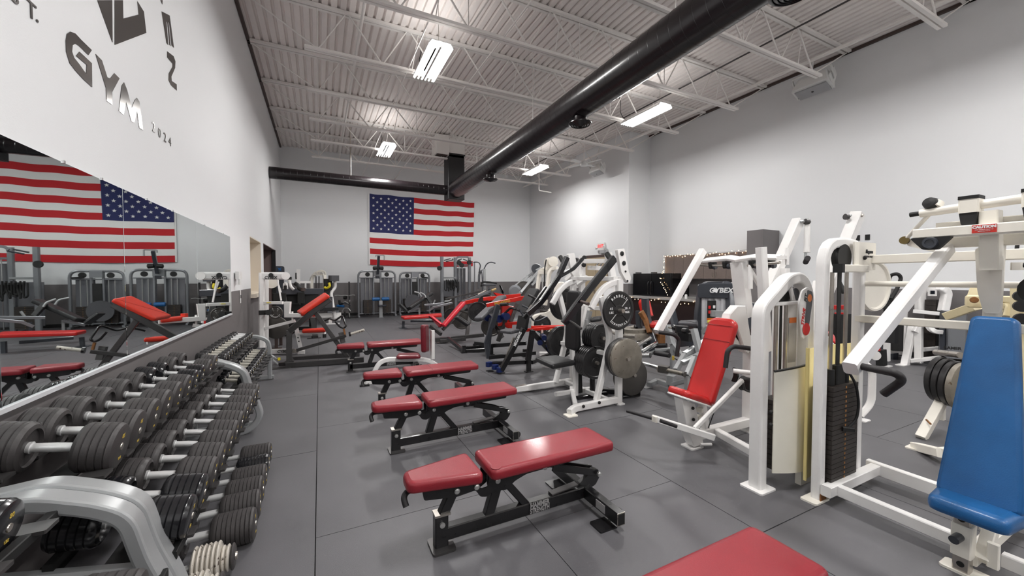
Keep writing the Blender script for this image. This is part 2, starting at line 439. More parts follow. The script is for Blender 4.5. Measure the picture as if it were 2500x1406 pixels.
# ---------------------------------------------------------------- lights
def fixture(x, y, power=True, cords=True):
    t = thing('high_bay_light', 'lit six tube high bay light', 'ceiling light', (x, y, 5.2), group='high bay lights')
    m = MB(); L = 1.22; 
    m.prism([(-.21, -.03), (-.2, .0), (-.16, .055), (.16, .055), (.2, .0), (.21, -.03), (.2, -.03), (.15, .04), (-.15, .04), (-.2, -.03)], (0, 0, .03), X_, Z_, L)
    m.box((0, 0, .095), (.1, .8, .05)); obj('reflector_housing', m, 'reflector', t)
    for k in range(6):
        xx = -.165+.066*k
        obj('tube', MB().cyl((xx, -L/2+.02, .01), (xx, L/2-.02, .01), .0125, 8), 'tube_glow', t)
    obj('ballast_strip', MB().box((0, 0, .008), (.035, L-.06, .02)), 'reflector', t)
    for s in (-.45, .45): obj('hanger_wire', MB().tube([(0, s, .11), (0, s, .95)], .004, 5), 'satin_steel', t)
    if cords: obj('power_cord', MB().tube([(.0, L/2-.1, .12), (.03, L/2+.1, .2), (-.05, L/2+.18, .42), (.03, L/2+.22, .65), (-.06, L/2+.2, .8)], .008, 6, fil=.2), 'matte_black', t)
    if power:
        ld = bpy.data.lights.new('lamp', 'AREA'); ld.shape = 'RECTANGLE'; ld.size = .4; ld.size_y = 1.15; ld.energy = LAMPW; ld.color = (1, .99, .982)
        lo = bpy.data.objects.new('lamp_light', ld); COL.objects.link(lo); lo.parent = t; lo.location = (0, 0, -.04); ld.spread = PI
        lu = bpy.data.lights.new('lamp', 'AREA'); lu.shape = 'RECTANGLE'; lu.size = .4; lu.size_y = 1.15; lu.energy = LAMPW*.075; lu.color = (1, .985, .965)   # fill light added to brighten the ceiling; the housing is closed on top
        lo = bpy.data.objects.new('ceiling_fill', lu); COL.objects.link(lo); lo.parent = t; lo.location = (0, 0, .14); lo.rotation_euler = (PI, 0, 0)
    return t
FX = [(1.8, -3.6), (1.8, 1.55), (1.8, 6.8), (1.8, 12.02), (6.8, -3.6), (6.8, 1.55), (6.8, 6.8), (6.82, 11.95)]
labs = ['high bay light near the rear wall on the mirror side, behind the camera', 'high bay light above the camera on the mirror side', 'lit six tube high bay light largest in view, hung left of the black duct', 'lit six tube high bay light hung far back left of the duct', 'high bay light near the rear wall on the right side, behind the camera', 'high bay light above the camera on the right side', 'lit six tube high bay light hung right of the black duct', 'lit six tube high bay light hung farthest right near the back corner']
for (x, y), lb in zip(FX, labs):
    t = fixture(x, y)
    if lb: t['label'] = lb
# ---------------------------------------------------------------- black spiral ducts
def duct(name, a, b, r, label, step=.17):
    a, b = V3(a), V3(b); L = (b-a).length; ax = (b-a)/L; t = thing(name, label, 'air duct', a)
    pr = [(0, r*.02), (0, r)]; d = step
    while d < L-.02: pr += [(d-.012, r), (d-.004, r), (d-.002, r+.0022), (d+.002, r+.0022), (d+.004, r), (d+.012, r)]; d += step
    pr += [(L, r), (L, r*.02)]
    obj('spiral_duct', MB().lathe(pr, (0, 0, 0), ax, 40), 'duct_black', t); return t
D1 = duct('supply_duct', (4.11, 1.1, 4.62), (4.11, 12.7, 4.39), .27, 'long black spiral duct running down the middle of the ceiling')
duct('branch_duct', (XL+.01, 12.72, 4.39), (3.85, 12.72, 4.39), .165, 'thinner black spiral duct crossing to the mirror wall above the flag')
for i, (y, dz, lab) in enumerate(((2.22, .0, 'round black duct diffuser nearest the camera at top right'), (5.62, 0, 'round black duct diffuser in the middle of the long duct'), (9.6, 0, 'small round black duct diffuser farthest along the duct'))):
    zc = 4.62-(y-1.1)/11.6*.23; z = zc-.27
    t = thing('duct_diffuser', lab, 'air vent', (4.11, y, z), group='diffusers below the long duct')
    obj('collar', MB().lathe([(-.05, .11), (.05, .11), (.085, .13)], (0, 0, 0), -Z_, 28), 'duct_black', t)
    for k in range(4): obj('ring', MB().lathe([(0, .2-.045*k), (.012, .2-.045*k), (.03, .17-.045*k), (.024, .165-.045*k), (0, .19-.045*k)], (0, 0, -.085-.012*k), -Z_, 28), 'duct_black', t)
t = thing('duct_riser', 'square black riser box joining the ducts to the roof plenum', 'air duct', (4.12, 12.72, 4.05))
obj('riser', MB().box((0, 0, .78), (.56, .5, 1.5), bev=.01), 'box_black', t); obj('flange', MB().box((0, 0, 1.5), (.6, .54, .05)), 'box_black', t)
obj('lower_box', MB().box((0, -.02, .17), (.5, .44, .3)), 'box_black', t)
t = thing('plenum', 'white square roof plenum above the black riser', 'air duct', (4.1, 12.75, 5.45))
obj('main_box', MB().box((.02, 0, .36), (.58, .56, .7), bev=.005), 'steel_white', t); obj('side_box', MB().box((-.48, -.1, .33), (.42, .6, .62), bev=.005), 'steel_white', t)
obj('return_grille', MB().box((-.48, -.12, .012), (.34, .5, .03)), 'brown_dark', t)
for k in range(3):
    y = (3.6, 7.3, 10.6)[k]; tag(obj('duct_hanger', MB().tube([(4.11, y, 4.55+.2), (4.11, y, ZC)], .008, 6), 'steel_white'), 'thin white hanger rod above the long duct, %s from the camera' % ('first', 'second', 'third')[k], 'hanger rod', 'rods that hold the ducts')
tag(obj('duct_hanger', MB().tube([(.88, 12.72, 4.5), (.88, 12.72, ZC)], .02, 8), 'satin_steel'), 'bright steel hanger rod above the thinner cross duct', 'hanger rod')
# ---------------------------------------------------------------- ceiling fan
t = thing('ceiling_fan', 'small white ceiling fan far back beside the duct', 'ceiling fan', (7.7, 10.3, 5.15))
obj('motor', MB().lathe([(-.09, .04), (-.07, .12), (.05, .13), (.09, .06)], (0, 0, 0), Z_, 20), 'speaker_white', t); obj('down_rod', MB().cyl((0, 0, .08), (0, 0, .9), .015, 8), 'steel_white', t)
for k in range(4):
    a = .3+PI/2*k; c = V3((math.cos(a), math.sin(a), 0)); w_ = V3((-c.y, c.x, .12))
    obj('blade', MB().prism(rect(.12, .62, -.06, .06), (0, 0, 0), c, w_, .008), 'speaker_white', t)
# ---------------------------------------------------------------- speakers
def speaker(loc, label, s=1):
    t = thing('wall_speaker', label, 'speaker', loc, -90+0, 'white wall speakers')
    M = [(-.34, 0), (.34, 0), (.27, .28), (-.27, .28)]
    m = MB(); m.prism([(x*s, y*s) for x, y in M], (0, 0, 0), X_, V3((0, 1, .35)), .34*s, .02); obj('cabinet', m, 'speaker_white', t)
    m = MB(); m.box((0, -.012*s, -.01), (.58*s, .03, .25*s), bev=.004); g = obj('grille', m, 'grille_grey', t); g.rotation_euler = (.34, 0, 0)
    g2 = obj('badge', MB().box((0, -.032*s, -.01), (.035*s, .01, .03*s)), 'print_black', t); g2.rotation_euler = (.34, 0, 0); t.rotation_euler = (.85, 0, -PI/2)
    for k in (-1, 1): obj('end_cap', MB().prism([(0, -.1*s), (.3*s, 0), (.34*s, .17*s), (.05*s, .17*s)], (k*.32*s, 0, .0), Y_, Z_, .03), 'speaker_white', t)
    obj('yoke_bracket', MB().sweep([(-.36*s, .14*s, .02), (-.36*s, .2*s, .3*s), (.36*s, .2*s, .3*s), (.36*s, .14*s, .02)], .025, .045, nrm=(0, 1, .1), fil=.04), 'speaker_white', t)
    obj('bracket_arm', MB().bar((0, .2*s, .3*s), (0, .42, .42*s), .05, .05), 'speaker_white', t)
    return t
speaker((9.35, 4.62, 5.42), 'large white wall speaker high on the right wall near the camera')
speaker((8.45, 10.6, 5.0), 'small white wall speaker high on the far right wall', .85)
# ---------------------------------------------------------------- exit sign and wall plates
t = thing('exit_sign', 'red lettered EXIT sign with emergency lamps high on the right wall', 'sign', (JX-.04, 10.9, 2.5), -90)
obj('sign_box', MB().box((0, 0, .06), (.36, .08, .26), bev=.01), 'speaker_white', t)
text('letters', 'EXIT', 'exit_glow', t, .155, (0, -.045, .07), X_, Z_, offset=.003)
obj('battery_box', MB().box((0.06, 0, -.12), (.26, .08, .1), bev=.01), 'grille_grey', t)
for k in (-1, 1): obj('lamp_head', MB().lathe([(0, .03), (.06, .055), (.08, .05)], (k*.2, -.02, .03), (k*.5, -1, -.2), 14), 'speaker_white', t)
for y, wh in ((4.0, 'left'), (3.84, 'right')): tag(obj('wall_outlet', MB().box((XR-.005, y, 2.29), (.012, .075, .11)), 'matte_black'), 'small black wall plate high on the right wall, %s of the two' % wh, 'wall plate', 'black wall plates')
t = thing('wall_phone', 'white wall mounted dispenser beside the window', 'dispenser', (-1.2,7.57,1.522))
obj('body', MB().box((.03, 0, 0), (.06, .22, .12), bev=.012), 'speaker_white', t); obj('handle', MB().box((.05, -.06, -.09), (.04, .06, .12), bev=.01), 'speaker_white', t)
t = thing('light_switch', 'white switch plate on the grey band beside the window', 'wall plate', (-1.215,7.952,1.162))
obj('plate', MB().box((.004, 0, 0), (.008, .08, .22), bev=.002), 'speaker_white', t); obj('toggle', MB().box((.012, 0, 0), (.01, .02, .05)), 'print_black', t)
# ---------------------------------------------------------------- mirror on the left wall
mr = thing('wall_mirror', 'long frameless wall mirror of joined sheets above the dumbbells', 'mirror', (XL+.012, 0, 0))
ys = [-1.1, .1, 1.25, 2.40, 3.588, 5.368, 7.165]
for a, b in zip(ys, ys[1:]): obj('mirror_sheet', MB().box((0, (a+b)/2, 1.522), (.008, b-a-.005, 1.16), bev=.0015), 'mirror_silver', mr)
for a in (2.9, 3.3, 4.0, 4.6, 5.7, 6.2, 6.7): obj('clip', MB().box((.006, a, 2.105), (.012, .014, .014), bev=.003), 'chrome', mr)
obj('bottom_channel', MB().box((.004, 3.0, .936), (.024, 8.3, .02)), 'cover_silver', mr)
# ---------------------------------------------------------------- lettering on the left wall (foil vinyl)
lt = thing('wall_emblem', 'cut vinyl emblem of a triangle beside a block L shape', 'wall decal', (XL+.002, 3.54, 3.06))
YA = V3((0, 1, 0))
def dec(name, poly, par, o=(0, 3.54, 3.06)):
    return obj(name, MB().prism([(y-o[1], z-o[2]) for y, z in poly], (0, 0, 0), YA, Z_, .003), 'letter_foil', par)
''
dec('triangle', [(3.359,3.221), (3.558,3.346), (3.545,3.062)], lt)
dec('block_shape', [(3.597,3.37), (3.578,3.063), (4.134,3.449), (4.096,3.593), (3.978,3.599), (3.994,3.51), (3.72,3.32), (3.722,3.448)], lt)
def wallpoly(name, pts, label, par=None, group='wall letters'):
    c = (sum(p[0] for p in pts)/len(pts), sum(p[1] for p in pts)/len(pts))
    o = obj(name, MB().prism([(y-c[0], z-c[1]) for y, z in pts], (0, 0, 0), YA, Z_, .003), 'letter_foil'); o.location = (XL+.002, *c)
    return tag(o, label, 'wall letter', group)
G_ = [(3.27,2.87), (3.23,2.821), (3.128,2.822), (3.09,2.814), (3.062,2.79), (3.054,2.751), (3.073,2.727), (3.122,2.717), (3.198,2.694), (3.208,2.752), (3.096,2.749), (3.132,2.79), (3.266,2.79), (3.261,2.645), (3.169,2.649), (3.087,2.66), (3.029,2.675), (2.998,2.722), (2.998,2.781), (3.011,2.824), (3.045,2.855), (3.094,2.872), (3.156,2.869)]
wallpoly('letter', G_, 'large cut vinyl letter G of the word GYM on the left wall')
wallpoly('letter', [(3.316,2.87), (3.392,2.869), (3.457,2.793), (3.499,2.804), (3.559,2.866), (3.633,2.865), (3.519,2.724), (3.514,2.639), (3.438,2.635), (3.436,2.715)], 'large cut vinyl letter Y of the word GYM on the left wall')
wallpoly('letter', [(3.611,2.636), (3.664,2.828), (3.704,2.869), (3.75,2.835), (3.819,2.736), (3.878,2.818), (3.917,2.849), (3.961,2.837), (4.016,2.641), (3.947,2.634), (3.911,2.749), (3.854,2.643), (3.808,2.635), (3.725,2.743), (3.68,2.635)], 'large cut vinyl letter M of the word GYM on the left wall')
wallpoly('letter', [(4.502,3.838), (4.71,3.926), (4.81,3.682), (4.748,3.67), (4.695,3.854), (4.675,3.845), (4.716,3.649), (4.686,3.645), (4.642,3.828), (4.619,3.817), (4.652,3.625), (4.608,3.619)], 'cut vinyl letter E turned on its side, right of the emblem')
wallpoly('letter', [(4.618,3.552), (4.793,3.596), (4.844,3.573), (4.828,3.501), (4.715,3.369), (4.723,3.333), (4.864,3.363), (4.866,3.303), (4.702,3.285), (4.638,3.301), (4.646,3.365), (4.754,3.477), (4.763,3.51), (4.617,3.495)], 'cut vinyl letter N turned on its side, lowest right of the emblem')
wallpoly('letter', [(4.478,3.921), (4.531,3.954), (4.522,3.911)], 'sliver of a cut vinyl letter at the top edge of view')
for i, (s, y, z, h) in enumerate((('2', 4.235, 2.733, .1), ('0', 4.37, 2.733, .1), ('2', 4.5, 2.735, .1), ('4', 4.63, 2.738, .1), ('S', 2.6, 2.77, .1), ('T', 2.715, 2.768, .1), ('.', 2.757, 2.775, .1))):
    t = text('letter', s, 'letter_foil', None, h*1.15, (0, 0, 0), YA, Z_, .0015, sx=1.15); t.location = (XL+.003, y, z)
    tag(t, {0: 'small vinyl digit 2 starting the year 2024 on the left wall', 1: 'small vinyl digit 0 of the year 2024 on the left wall', 2: 'small vinyl digit 2 before the 4 of the year 2024', 3: 'small vinyl digit 4 ending the year 2024 on the left wall', 4: 'small vinyl letter S cut by the left edge of view', 5: 'small vinyl letter T before the full stop, top left', 6: 'small vinyl full stop after the T, top left'}[i], 'wall letter', 'small wall letters')
# ---------------------------------------------------------------- flag on the back wall
def build_flag():
    t = thing('flag', 'large red, white and blue stars and stripes flag on the back wall', 'flag', (1.79, YB-.03, 1.97))
    W, H = 4.36, 2.78
    def P(u, v):
        x = u*W*(1+.0*v)+(1-v)*(-.02+u*-.06)
        sag = -.055*math.sin(PI*u)*(.3+.7*(1-v))-.012*math.sin(u*9*PI)*v
        y = -.012-.012*math.sin(u*23+v*3)-.010*math.sin(u*7-v*9)
        return V3((x, y, v*H+sag))
    for k in range(13):
        v1, v0 = 1-k/13, 1-(k+1)/13; u0 = .396 if k < 7 else 0; n = 60; m = MB()
        vs = [P(u0+(1-u0)*i/n, v) for i in range(n+1) for v in (v0, v0*.5+v1*.5, v1)]
        m.add(vs, [(3*i+j, 3*i+3+j, 3*i+4+j, 3*i+1+j) for i in range(n) for j in (0, 1)], True)
        obj('stripe', m, 'flag_red' if k % 2 == 0 else 'flag_white', t)
    m = MB(); n, q = 24, 8
    vs = [P(.396*i/n, 6/13+7/13*j/q) for i in range(n+1) for j in range(q+1)]
    m.add(vs, [((q+1)*i+j, (q+1)*(i+1)+j, (q+1)*(i+1)+j+1, (q+1)*i+j+1) for i in range(n) for j in range(q)], True)
    obj('canton', m, 'flag_blue', t)
    R_ = .058; sp = [(R_*(1 if k % 2 == 0 else .4)*math.sin(PI*k/5), R_*(1 if k % 2 == 0 else .4)*math.cos(PI*k/5)) for k in range(10)]
    me = None
    for r in range(9):
        for c in range(6 if r % 2 == 0 else 5):
            u = .396*(c*2+1+(r % 2))/12; v = 1-7/13*(r+1)/10; p = P(u, v)+V3((0, -.012, 0))
            if me is None:
                o = obj('star', MB().prism(sp, (0, 0, 0), X_, Z_, .004), 'flag_white', t); me = o.data
            else: o = bpy.data.objects.new('star', me); COL.objects.link(o); o.parent = t
            o.location = p
    obj('header_tape', MB().box((-.03, -.008, H/2), (.05, .01, H)), 'flag_white', t)
build_flag()
# ================================================================ ADJUSTABLE BENCHES
def make_bench(label):
    t = thing('adjustable_bench', label, 'bench', group='red adjustable benches in a row')
    B = 'powder_black'
    obj('seat_pad', MB().pad([(-.21, -.075), (-.21, .075), (.19, .15), (.19, -.15)], (0, 0, .372), X_, Y_, .062, r=.022, cr=.045), 'vinyl_maroon', t)
    bp = obj('back_pad', MB().pad(rect(.235, 1.10, -.15, .15), (0, 0, .372), X_, Y_, .062, r=.022, cr=.04), 'vinyl_maroon', t)
    obj('corner_patch', MB().lathe([(0, .030), (.0015, .029), (.002, .001)], (.272, -.112, .4345), Z_, 20), 'vinyl_maroon', bp)
    for xx in (.262, 1.075): obj('stitching', MB().tube([(xx, -.145, .418), (xx, -.135, .432), (xx, .135, .432), (xx, .145, .418)], .0018, 5), 'vinyl_oxblood', bp)
    for s in (-1, 1):
        obj('seat_bracket', MB().prism(round2d([(-.13, .372), (-.12, .315), (.06, .29), (.17, .30), (.20, .255), (.24, .245), (.285, .27), (.30, .372), (.255, .372), (.245, .30), (.20, .30), (.19, .372)], .012, 3), (0, s*.055, 0), X_, Z_, .008), B, t)
        obj('back_bracket', MB().prism(round2d([(.24, .372), (.245, .3), (.3, .262), (.37, .25), (.42, .29), (.5, .315), (1.02, .325), (1.03, .372)], .015, 3), (0, s*.048, 0), X_, Z_, .008), B, t)
        for x, z in ((.06, .325), (.175, .32), (.305, .325), (.62, .335), (1.045, .19)):
            obj('bolt', MB().lathe([(0, .016), (.012, .016), (.016, .010), (.016, .001)], (x, s*.058 if x < 1 else s*.05, z), (0, s, 0), 14), 'bolt_zinc', t)
    m = MB(); m.bar((-.02, 0, .075), (.97, 0, .075), .075, .058, bev=.006); obj('base_beam', m, B, t)
    m = MB(); m.bar((-.015, 0, .0), (-.015, 0, .19), .075, .058, up=X_, bev=.006); m.bar((-.01, 0, .17), (.075, 0, .335), .055, .05, up=X_, bev=.005); obj('front_post', m, B, t)
    obj('post_collar', MB().box((-.01, 0, .19), (.086, .068, .012)), 'satin_steel', t)
    obj('bolt', MB().lathe([(0, .015), (.012, .015), (.016, .001)], (-.015, -.03, .14), -Y_, 14), 'bolt_zinc', t)
    obj('front_foot', MB().prism(round2d(rect(-.075, .055, -.075, .075), .02, 3), (0, 0, .006), X_, Y_, .012), 'raw_steel', t)
    m = MB(); m.bar((.27, 0, .10), (.335, 0, .30), .06, .045, up=X_, bev=.004); obj('pivot_post', m, B, t)
    m = MB(); m.bar((.36, 0, .30), (.52, 0, .10), .045, .04, up=X_, bev=.004); obj('diagonal_brace', m, B, t)
    for s in (-1, 1): obj('link_arm', MB().bar((.70, s*.03, .30), (1.045, s*.03, .19), .045, .010, up=Z_, bev=.002), B, t)
    obj('ratchet_plate', MB().prism(round2d([(1.07, .20), (1.03, .215), (.99, .18), (.91, .135), (.90, .105), (.98, .105), (1.0, .085), (1.05, .10), (1.085, .15)], .012, 3), (0, 0, 0), X_, Z_, .03), B, t)
    obj('ratchet_tray', MB().bar((.70, -.0, .118), (.90, -.0, .135), .05, .012, up=Y_), 'raw_steel', t)
    m = MB(); m.bar((.97, -.35, .075), (.97, .35, .075), .075, .058, up=Z_, bev=.005); cb = obj('cross_beam', m, B, t)
    m = MB(); m.mi = 0
    obj('end_rim', MB().box((.97, -.3505, .075), (.058, .004, .075), bev=.004), 'satin_steel', cb); obj('open_end', MB().box((.97, -.3535, .075), (.048, .003, .064)), 'matte_black', cb)
    obj('rating_plate', MB().box((.939, -.2, .078), (.003, .085, .05)), 'print_grey', cb)
    for s in (-1, 1): obj('foot_plate', MB().prism(round2d(rect(-.1, .03, -.055, .055), .012, 3), (.95, s*.26, .005), X_, Y_, .01), B, t)
    for s in (-1, 1):
        w = obj('wheel', MB().lathe([(-.013, .012), (-.013, .026), (-.009, .03), (.009, .03), (.013, .026), (.013, .012)], (1.045, s*.24, .033), Y_, 18), 'rubber', t)
        obj('wheel_bracket', MB().bar((.99, s*.21, .05), (1.05, s*.22, .04), .03, .006, up=Z_), 'satin_steel', t)
    obj('handle', MB().tube([(-.12, .0, .355), (-.195, 0, .358), (-.222, -.03, .345), (-.212, -.055, .305)], .016, 10, fil=.02), 'foam_grip', t)
    pl = obj('name_plate', MB().box((.605, -.0305, .078), (.145, .003, .068)), 'powder_black', t)
    text('lettering', 'HAMMER', 'print_grey', pl, .042, (.605, -.0325, .094), X_, Z_, .0006, offset=.0015, sx=.80)
    text('lettering', 'STRENGTH', 'print_grey', pl, .042, (.605, -.0325, .061), X_, Z_, .0006, offset=.0015, sx=.66)
    return t
b0 = make_bench('maroon topped black adjustable bench nearest the camera in full view'); b0.location = (.6, 2.075, 0)
dup(b0, (.585, 3.41, 0), .6, 'maroon topped black adjustable bench second in the row, behind the nearest full one')
b2 = dup(b0, (.625, 4.54, 0), -1, 'maroon topped black adjustable bench third in the row, before the white utility seat')
b3 = dup(b0, (.435, 6.62, 0), -2, 'maroon topped black adjustable bench farthest in the row, beside the dark row machine')
dup(b0, (.56, .87, 0), 0, 'maroon bench pad cut by the bottom edge of the photo')
for b in (b2, b3): obj('seam', MB().bar((.53, -.14, .4345), (.53, .14, .4345), .005, .005), 'vinyl_oxblood', b)
# ================================================================ DUMBBELL RACKS AND DUMBBELLS
def rack(y0, y1, label, shelves, prof, back, w=.085, foot=True):
    t = thing('dumbbell_rack', label, 'dumbbell rack', (-.9, y0, 0), group='silver dumbbell racks')
    def L(p, y): return (p[0]+.9, y-y0, p[1])
    for y in (y0, y1):
        obj('end_frame', MB().sweep([L(p, y) for p in prof], .055, w, nrm=Y_, fil=[.05]*20, rnd=.012), 'silver_paint', t)
        obj('rear_post', MB().bar(L((back, .01), y), L((back, .66), y), .06, w*.8, up=X_, bev=.01), 'silver_paint', t)
        obj('base_tube', MB().bar(L((back, .04), y), L((prof[-1][0]+.05, .04), y), .055, w*.8, up=Z_, bev=.01), 'silver_paint', t)
        obj('mid_tube', MB().bar(L((back, .42), y), L((-.62, .31), y), .055, w*.6, up=Z_, bev=.01), 'silver_paint', t)
    for (xa, za, xb, zb) in shelves:      # rails
        s = obj('shelf', MB().bar(L((xa, za), y0), L((xa, za), y1), .035, .03, up=Z_).bar(L((xb, zb), y0), L((xb, zb), y1), .035, .03, up=Z_), 'matte_black', t)
        obj('shelf_plate', MB().prism([(0, 0), (y1-y0, 0), (y1-y0, .006), (0, .006)], L(((xa+xb)/2, (za+zb)/2-.04), y0), Y_, Z_, .1), 'matte_black', s)
        n = int((y1-y0)/.215)
        for x, z, sg in ((xa, za, -1), (xb, zb, 1)):
            for i in range(n): obj('saddle', MB().box(L((x, z+.012), y0+.14+.215*i), (.09, .075, .012), bev=.003), 'raw_steel', s)
    return t
P1 = [(-1.14, .70), (-.90, .725), (-.74, .66), (-.655, .60), (-.615, .43), (-.56, .28), (-.53, .17), (-.565, .09), (-.64, .03), (-.75, .02)]
T1 = (-1.12, .722, -.84, .672); T2 = (-.92, .412, -.56, .345)
rack(2.03, 4.42, 'silver dumbbell rack in front of the mirror, holding the big rubber dumbbells', [T1, T2], P1, -1.12)
rack(-.5, 1.93, 'silver dumbbell rack at the lower left edge of the photo', [T1, T2], P1, -1.12)
P2 = [(-1.1, .66), (-.80, .635), (-.69, .58), (-.667, .48), (-.667, .02)]
rack(4.56, 6.6, 'smaller silver dumbbell rack farther along, holding small metal dumbbells', [(-1.08, .63, -.83, .60), (-.93, .41, -.66, .355)], P2, -1.08, .06)
def make_db(name, label, R, Lh, Lg, mname, grooves=4, group=None, hand='handle_steel'):
    """dumbbell along local X, centred on the grip; R head radius, Lh head length, Lg grip length"""
    t = thing(name, label, 'dumbbell', group=group)
    obj('handle', MB().lathe([(-Lg/2, .022), (-Lg/2+.012, .024), (-Lg/2+.014, .0175), (0, .019), (Lg/2-.014, .0175), (Lg/2-.012, .024), (Lg/2, .022)], (0, 0, 0), X_, 14), hand, t)
    for s in (-1, 1):
        pr = [(0, R*.3), (.001, R*.72), (-.012 if grooves < 20 else 0, R*.74), (-.006, R*.9), (.008, R)]
        st = Lh/(grooves+1)
        for k in range(1, grooves+1):
            d = st*k; pr += [(d-.003, R), (d, R-.004), (d+.003, R)]
        pr += [(Lh-min(.03, st*.8), R), (Lh-.016, R*.975), (Lh-.006, R*.92), (Lh, R*.8), (Lh, .001)]
        h = obj('head', MB().lathe(pr, (s*Lg/2, 0, 0), (s, 0, 0), 30), mname, t)
        if s == 1 and grooves < 20:
            text('number', str(random.choice((75, 80, 85, 90, 95))), 'print_gold', h, R*.26, (Lg/2+Lh+.0006, 0, R*.45), Y_, Z_, .0006)
            text('lettering', 'LBS', 'print_gold', h, R*.16, (Lg/2+Lh+.0006, 0, -R*.5), Y_, Z_, .0006)
            obj('end_bolt', MB().lathe([(0, R*.16), (.003, R*.15), (.003, .001)], (Lg/2+Lh, 0, 0), X_, 12), 'satin_steel', h)
    return t
def place(src, used, x, y, z, tilt, label, rz=0):
    t = src if not used else dup(src, (0, 0, 0))
    t.location = (x, y, z); t.rotation_euler = (0, math.radians(tilt), math.radians(rz)); t['label'] = label; return t
ORD = ['first', 'second', 'third', 'fourth', 'fifth', 'sixth', 'seventh', 'eighth', 'ninth', 'tenth', 'eleventh', 'twelfth']
big = make_db('dumbbell', '', .102, .125, .165, 'rubber', 4, 'rubber dumbbells on the upper shelf')
gl = make_db('dumbbell', '', .095, .12, .165, 'rubber_gloss', 4, 'rubber dumbbells on the upper shelf')
g1 = 'black rubber dumbbell on the upper shelf, %s from the near end'
ys = [2.29, 2.50, 2.72, 2.93, 3.15, 3.37, 3.59, 3.80, 4.02, 4.24]; ub = ug = False
for i, y in enumerate(ys):
    s_ = 1-.022*i
    gloss = i in (6, 7)
    t = place(gl if gloss else big, ug if gloss else ub, -1.0, y, .785-.004*i, 10, g1 % ORD[i]+(', shinier than most' if gloss else ''))
    if gloss: ug = True
    else: ub = True
    t.scale = (s_ if i else 1, s_, s_)
t = place(gl, True, -1.02, 1.70, .775, 10, 'black rubber dumbbell with gold lettering at the left edge of the photo')
med = make_db('dumbbell', '', .083, .15, .14, 'rubber', 5, 'rubber dumbbells on the lower shelf')
medg = make_db('dumbbell', '', .085, .15, .14, 'rubber_gloss', 5, 'rubber dumbbells on the lower shelf')
ys = [2.14, 2.35, 2.56, 2.76, 2.97, 3.17, 3.38, 3.585, 3.79, 4.0, 4.2]; ub = ug = False
for i, y in enumerate(ys):
    gloss = i < 2; s_ = 1.06-.018*i
    t = place(medg if gloss else med, ug if gloss else ub, -.735, y, .482, 10, 'black rubber dumbbell on the lower shelf, %s from the near end' % ORD[i]+(', glossy' if gloss else ''))
    if gloss: ug = True
    else: ub = True
    t.scale = (1, s_, s_)
t = place(med, True, -.76, 1.66, .482, 10, 'black rubber dumbbell below the near silver frame at the bottom edge')
# third row, on the floor
flo = make_db('dumbbell', '', .078, .19, .13, 'rubber', 8, 'rubber dumbbells on the floor')
flg = make_db('dumbbell', '', .078, .19, .13, 'rubber_gloss', 8, 'rubber dumbbells on the floor')
ys = [2.60, 2.83, 3.03, 3.24, 3.45, 3.66]; R0 = [.092, .086, .086, .08, .074, .078]; u = False
for i, y in enumerate(ys):
    gloss = i == 4
    t = place(flg if gloss else flo, u and not gloss, -.60-.005*i, y, R0[i]+.001, 0, 'long headed rubber dumbbell lying on the floor by the rack, %s from the camera' % ORD[i]+(', glossy' if gloss else ''), (0, 2, -1, 0, 1, -1)[i])
    u = u or not gloss
    s_ = R0[i]/.078; t.scale = (1, s_, s_)
def plate_db(label):
    t = thing('plate_dumbbell', label, 'dumbbell', group='chipped plate dumbbells on the floor')
    obj('handle', MB().lathe([(-.07, .015), (.07, .015)], (0, 0, 0), X_, 12), 'handle_steel', t)
    for s in (-1, 1):
        x = .07
        for k in range(9):
            r = .088 if k < 6 else .062; th = .019
            obj('weight_plate', MB().lathe([(0, .014), (0, r-.012), (.004, r-.003), (.009, r), (th-.006, r-.003), (th-.001, r-.014), (th-.001, .014)], (s*x, 0, 0), (s, 0, 0), 28), 'plate_chipped' if k < 8 else 'rubber', t); x += th
        obj('end_cap', MB().lathe([(0, .02), (.008, .018), (.008, .001)], (s*x, 0, 0), (s, 0, 0), 12), 'satin_steel', t)
    return t
a = plate_db('chipped grey plate dumbbell on the floor, behind the nearest one'); a.location = (-.64, 2.34, .089); a.rotation_euler = (0, 0, .03)
dup(a, (-.65, 2.13, .089), 1, 'chipped grey plate dumbbell nearest the camera at the bottom edge')
# small metal dumbbells on the far rack
sm = make_db('dumbbell', '', .05, .06, .125, 'iron_black', 2, 'small metal dumbbells on the far rack', 'knurl')
smc = make_db('dumbbell', '', .04, .055, .125, 'iron_black', 1, 'small metal dumbbells on the far rack', 'handle_steel')
hx = make_db('dumbbell', '', .046, .06, .125, 'rubber_gloss', 1, 'small metal dumbbells on the far rack', 'knurl')
u1 = u2 = u3 = False
ys = [4.72, 4.86, 5.0, 5.14, 5.30, 5.46, 5.63, 5.80, 5.97, 6.12, 6.28, 6.43]
for i, y in enumerate(ys):
    if i >= 8: t = place(smc, u1, -.965, y, .70, 7, 'small dumbbell with chrome grip on the far rack top, %s from the near end' % ORD[i]); u1 = True
    else: t = place(sm, u2, -.965, y, .70, 7, 'small dumbbell with knurled grip on the far rack top, %s from the near end' % ORD[i]); u2 = True
ys = [4.70, 4.86, 5.02, 5.18, 5.34, 5.50, 5.66, 5.82, 5.98, 6.14, 6.30, 6.44]
for i, y in enumerate(ys):
    t = place(hx, u3, -.80, y, .462, 9, 'small round headed dumbbell on the far rack lower shelf, %s from the near end' % ORD[i]); u3 = True
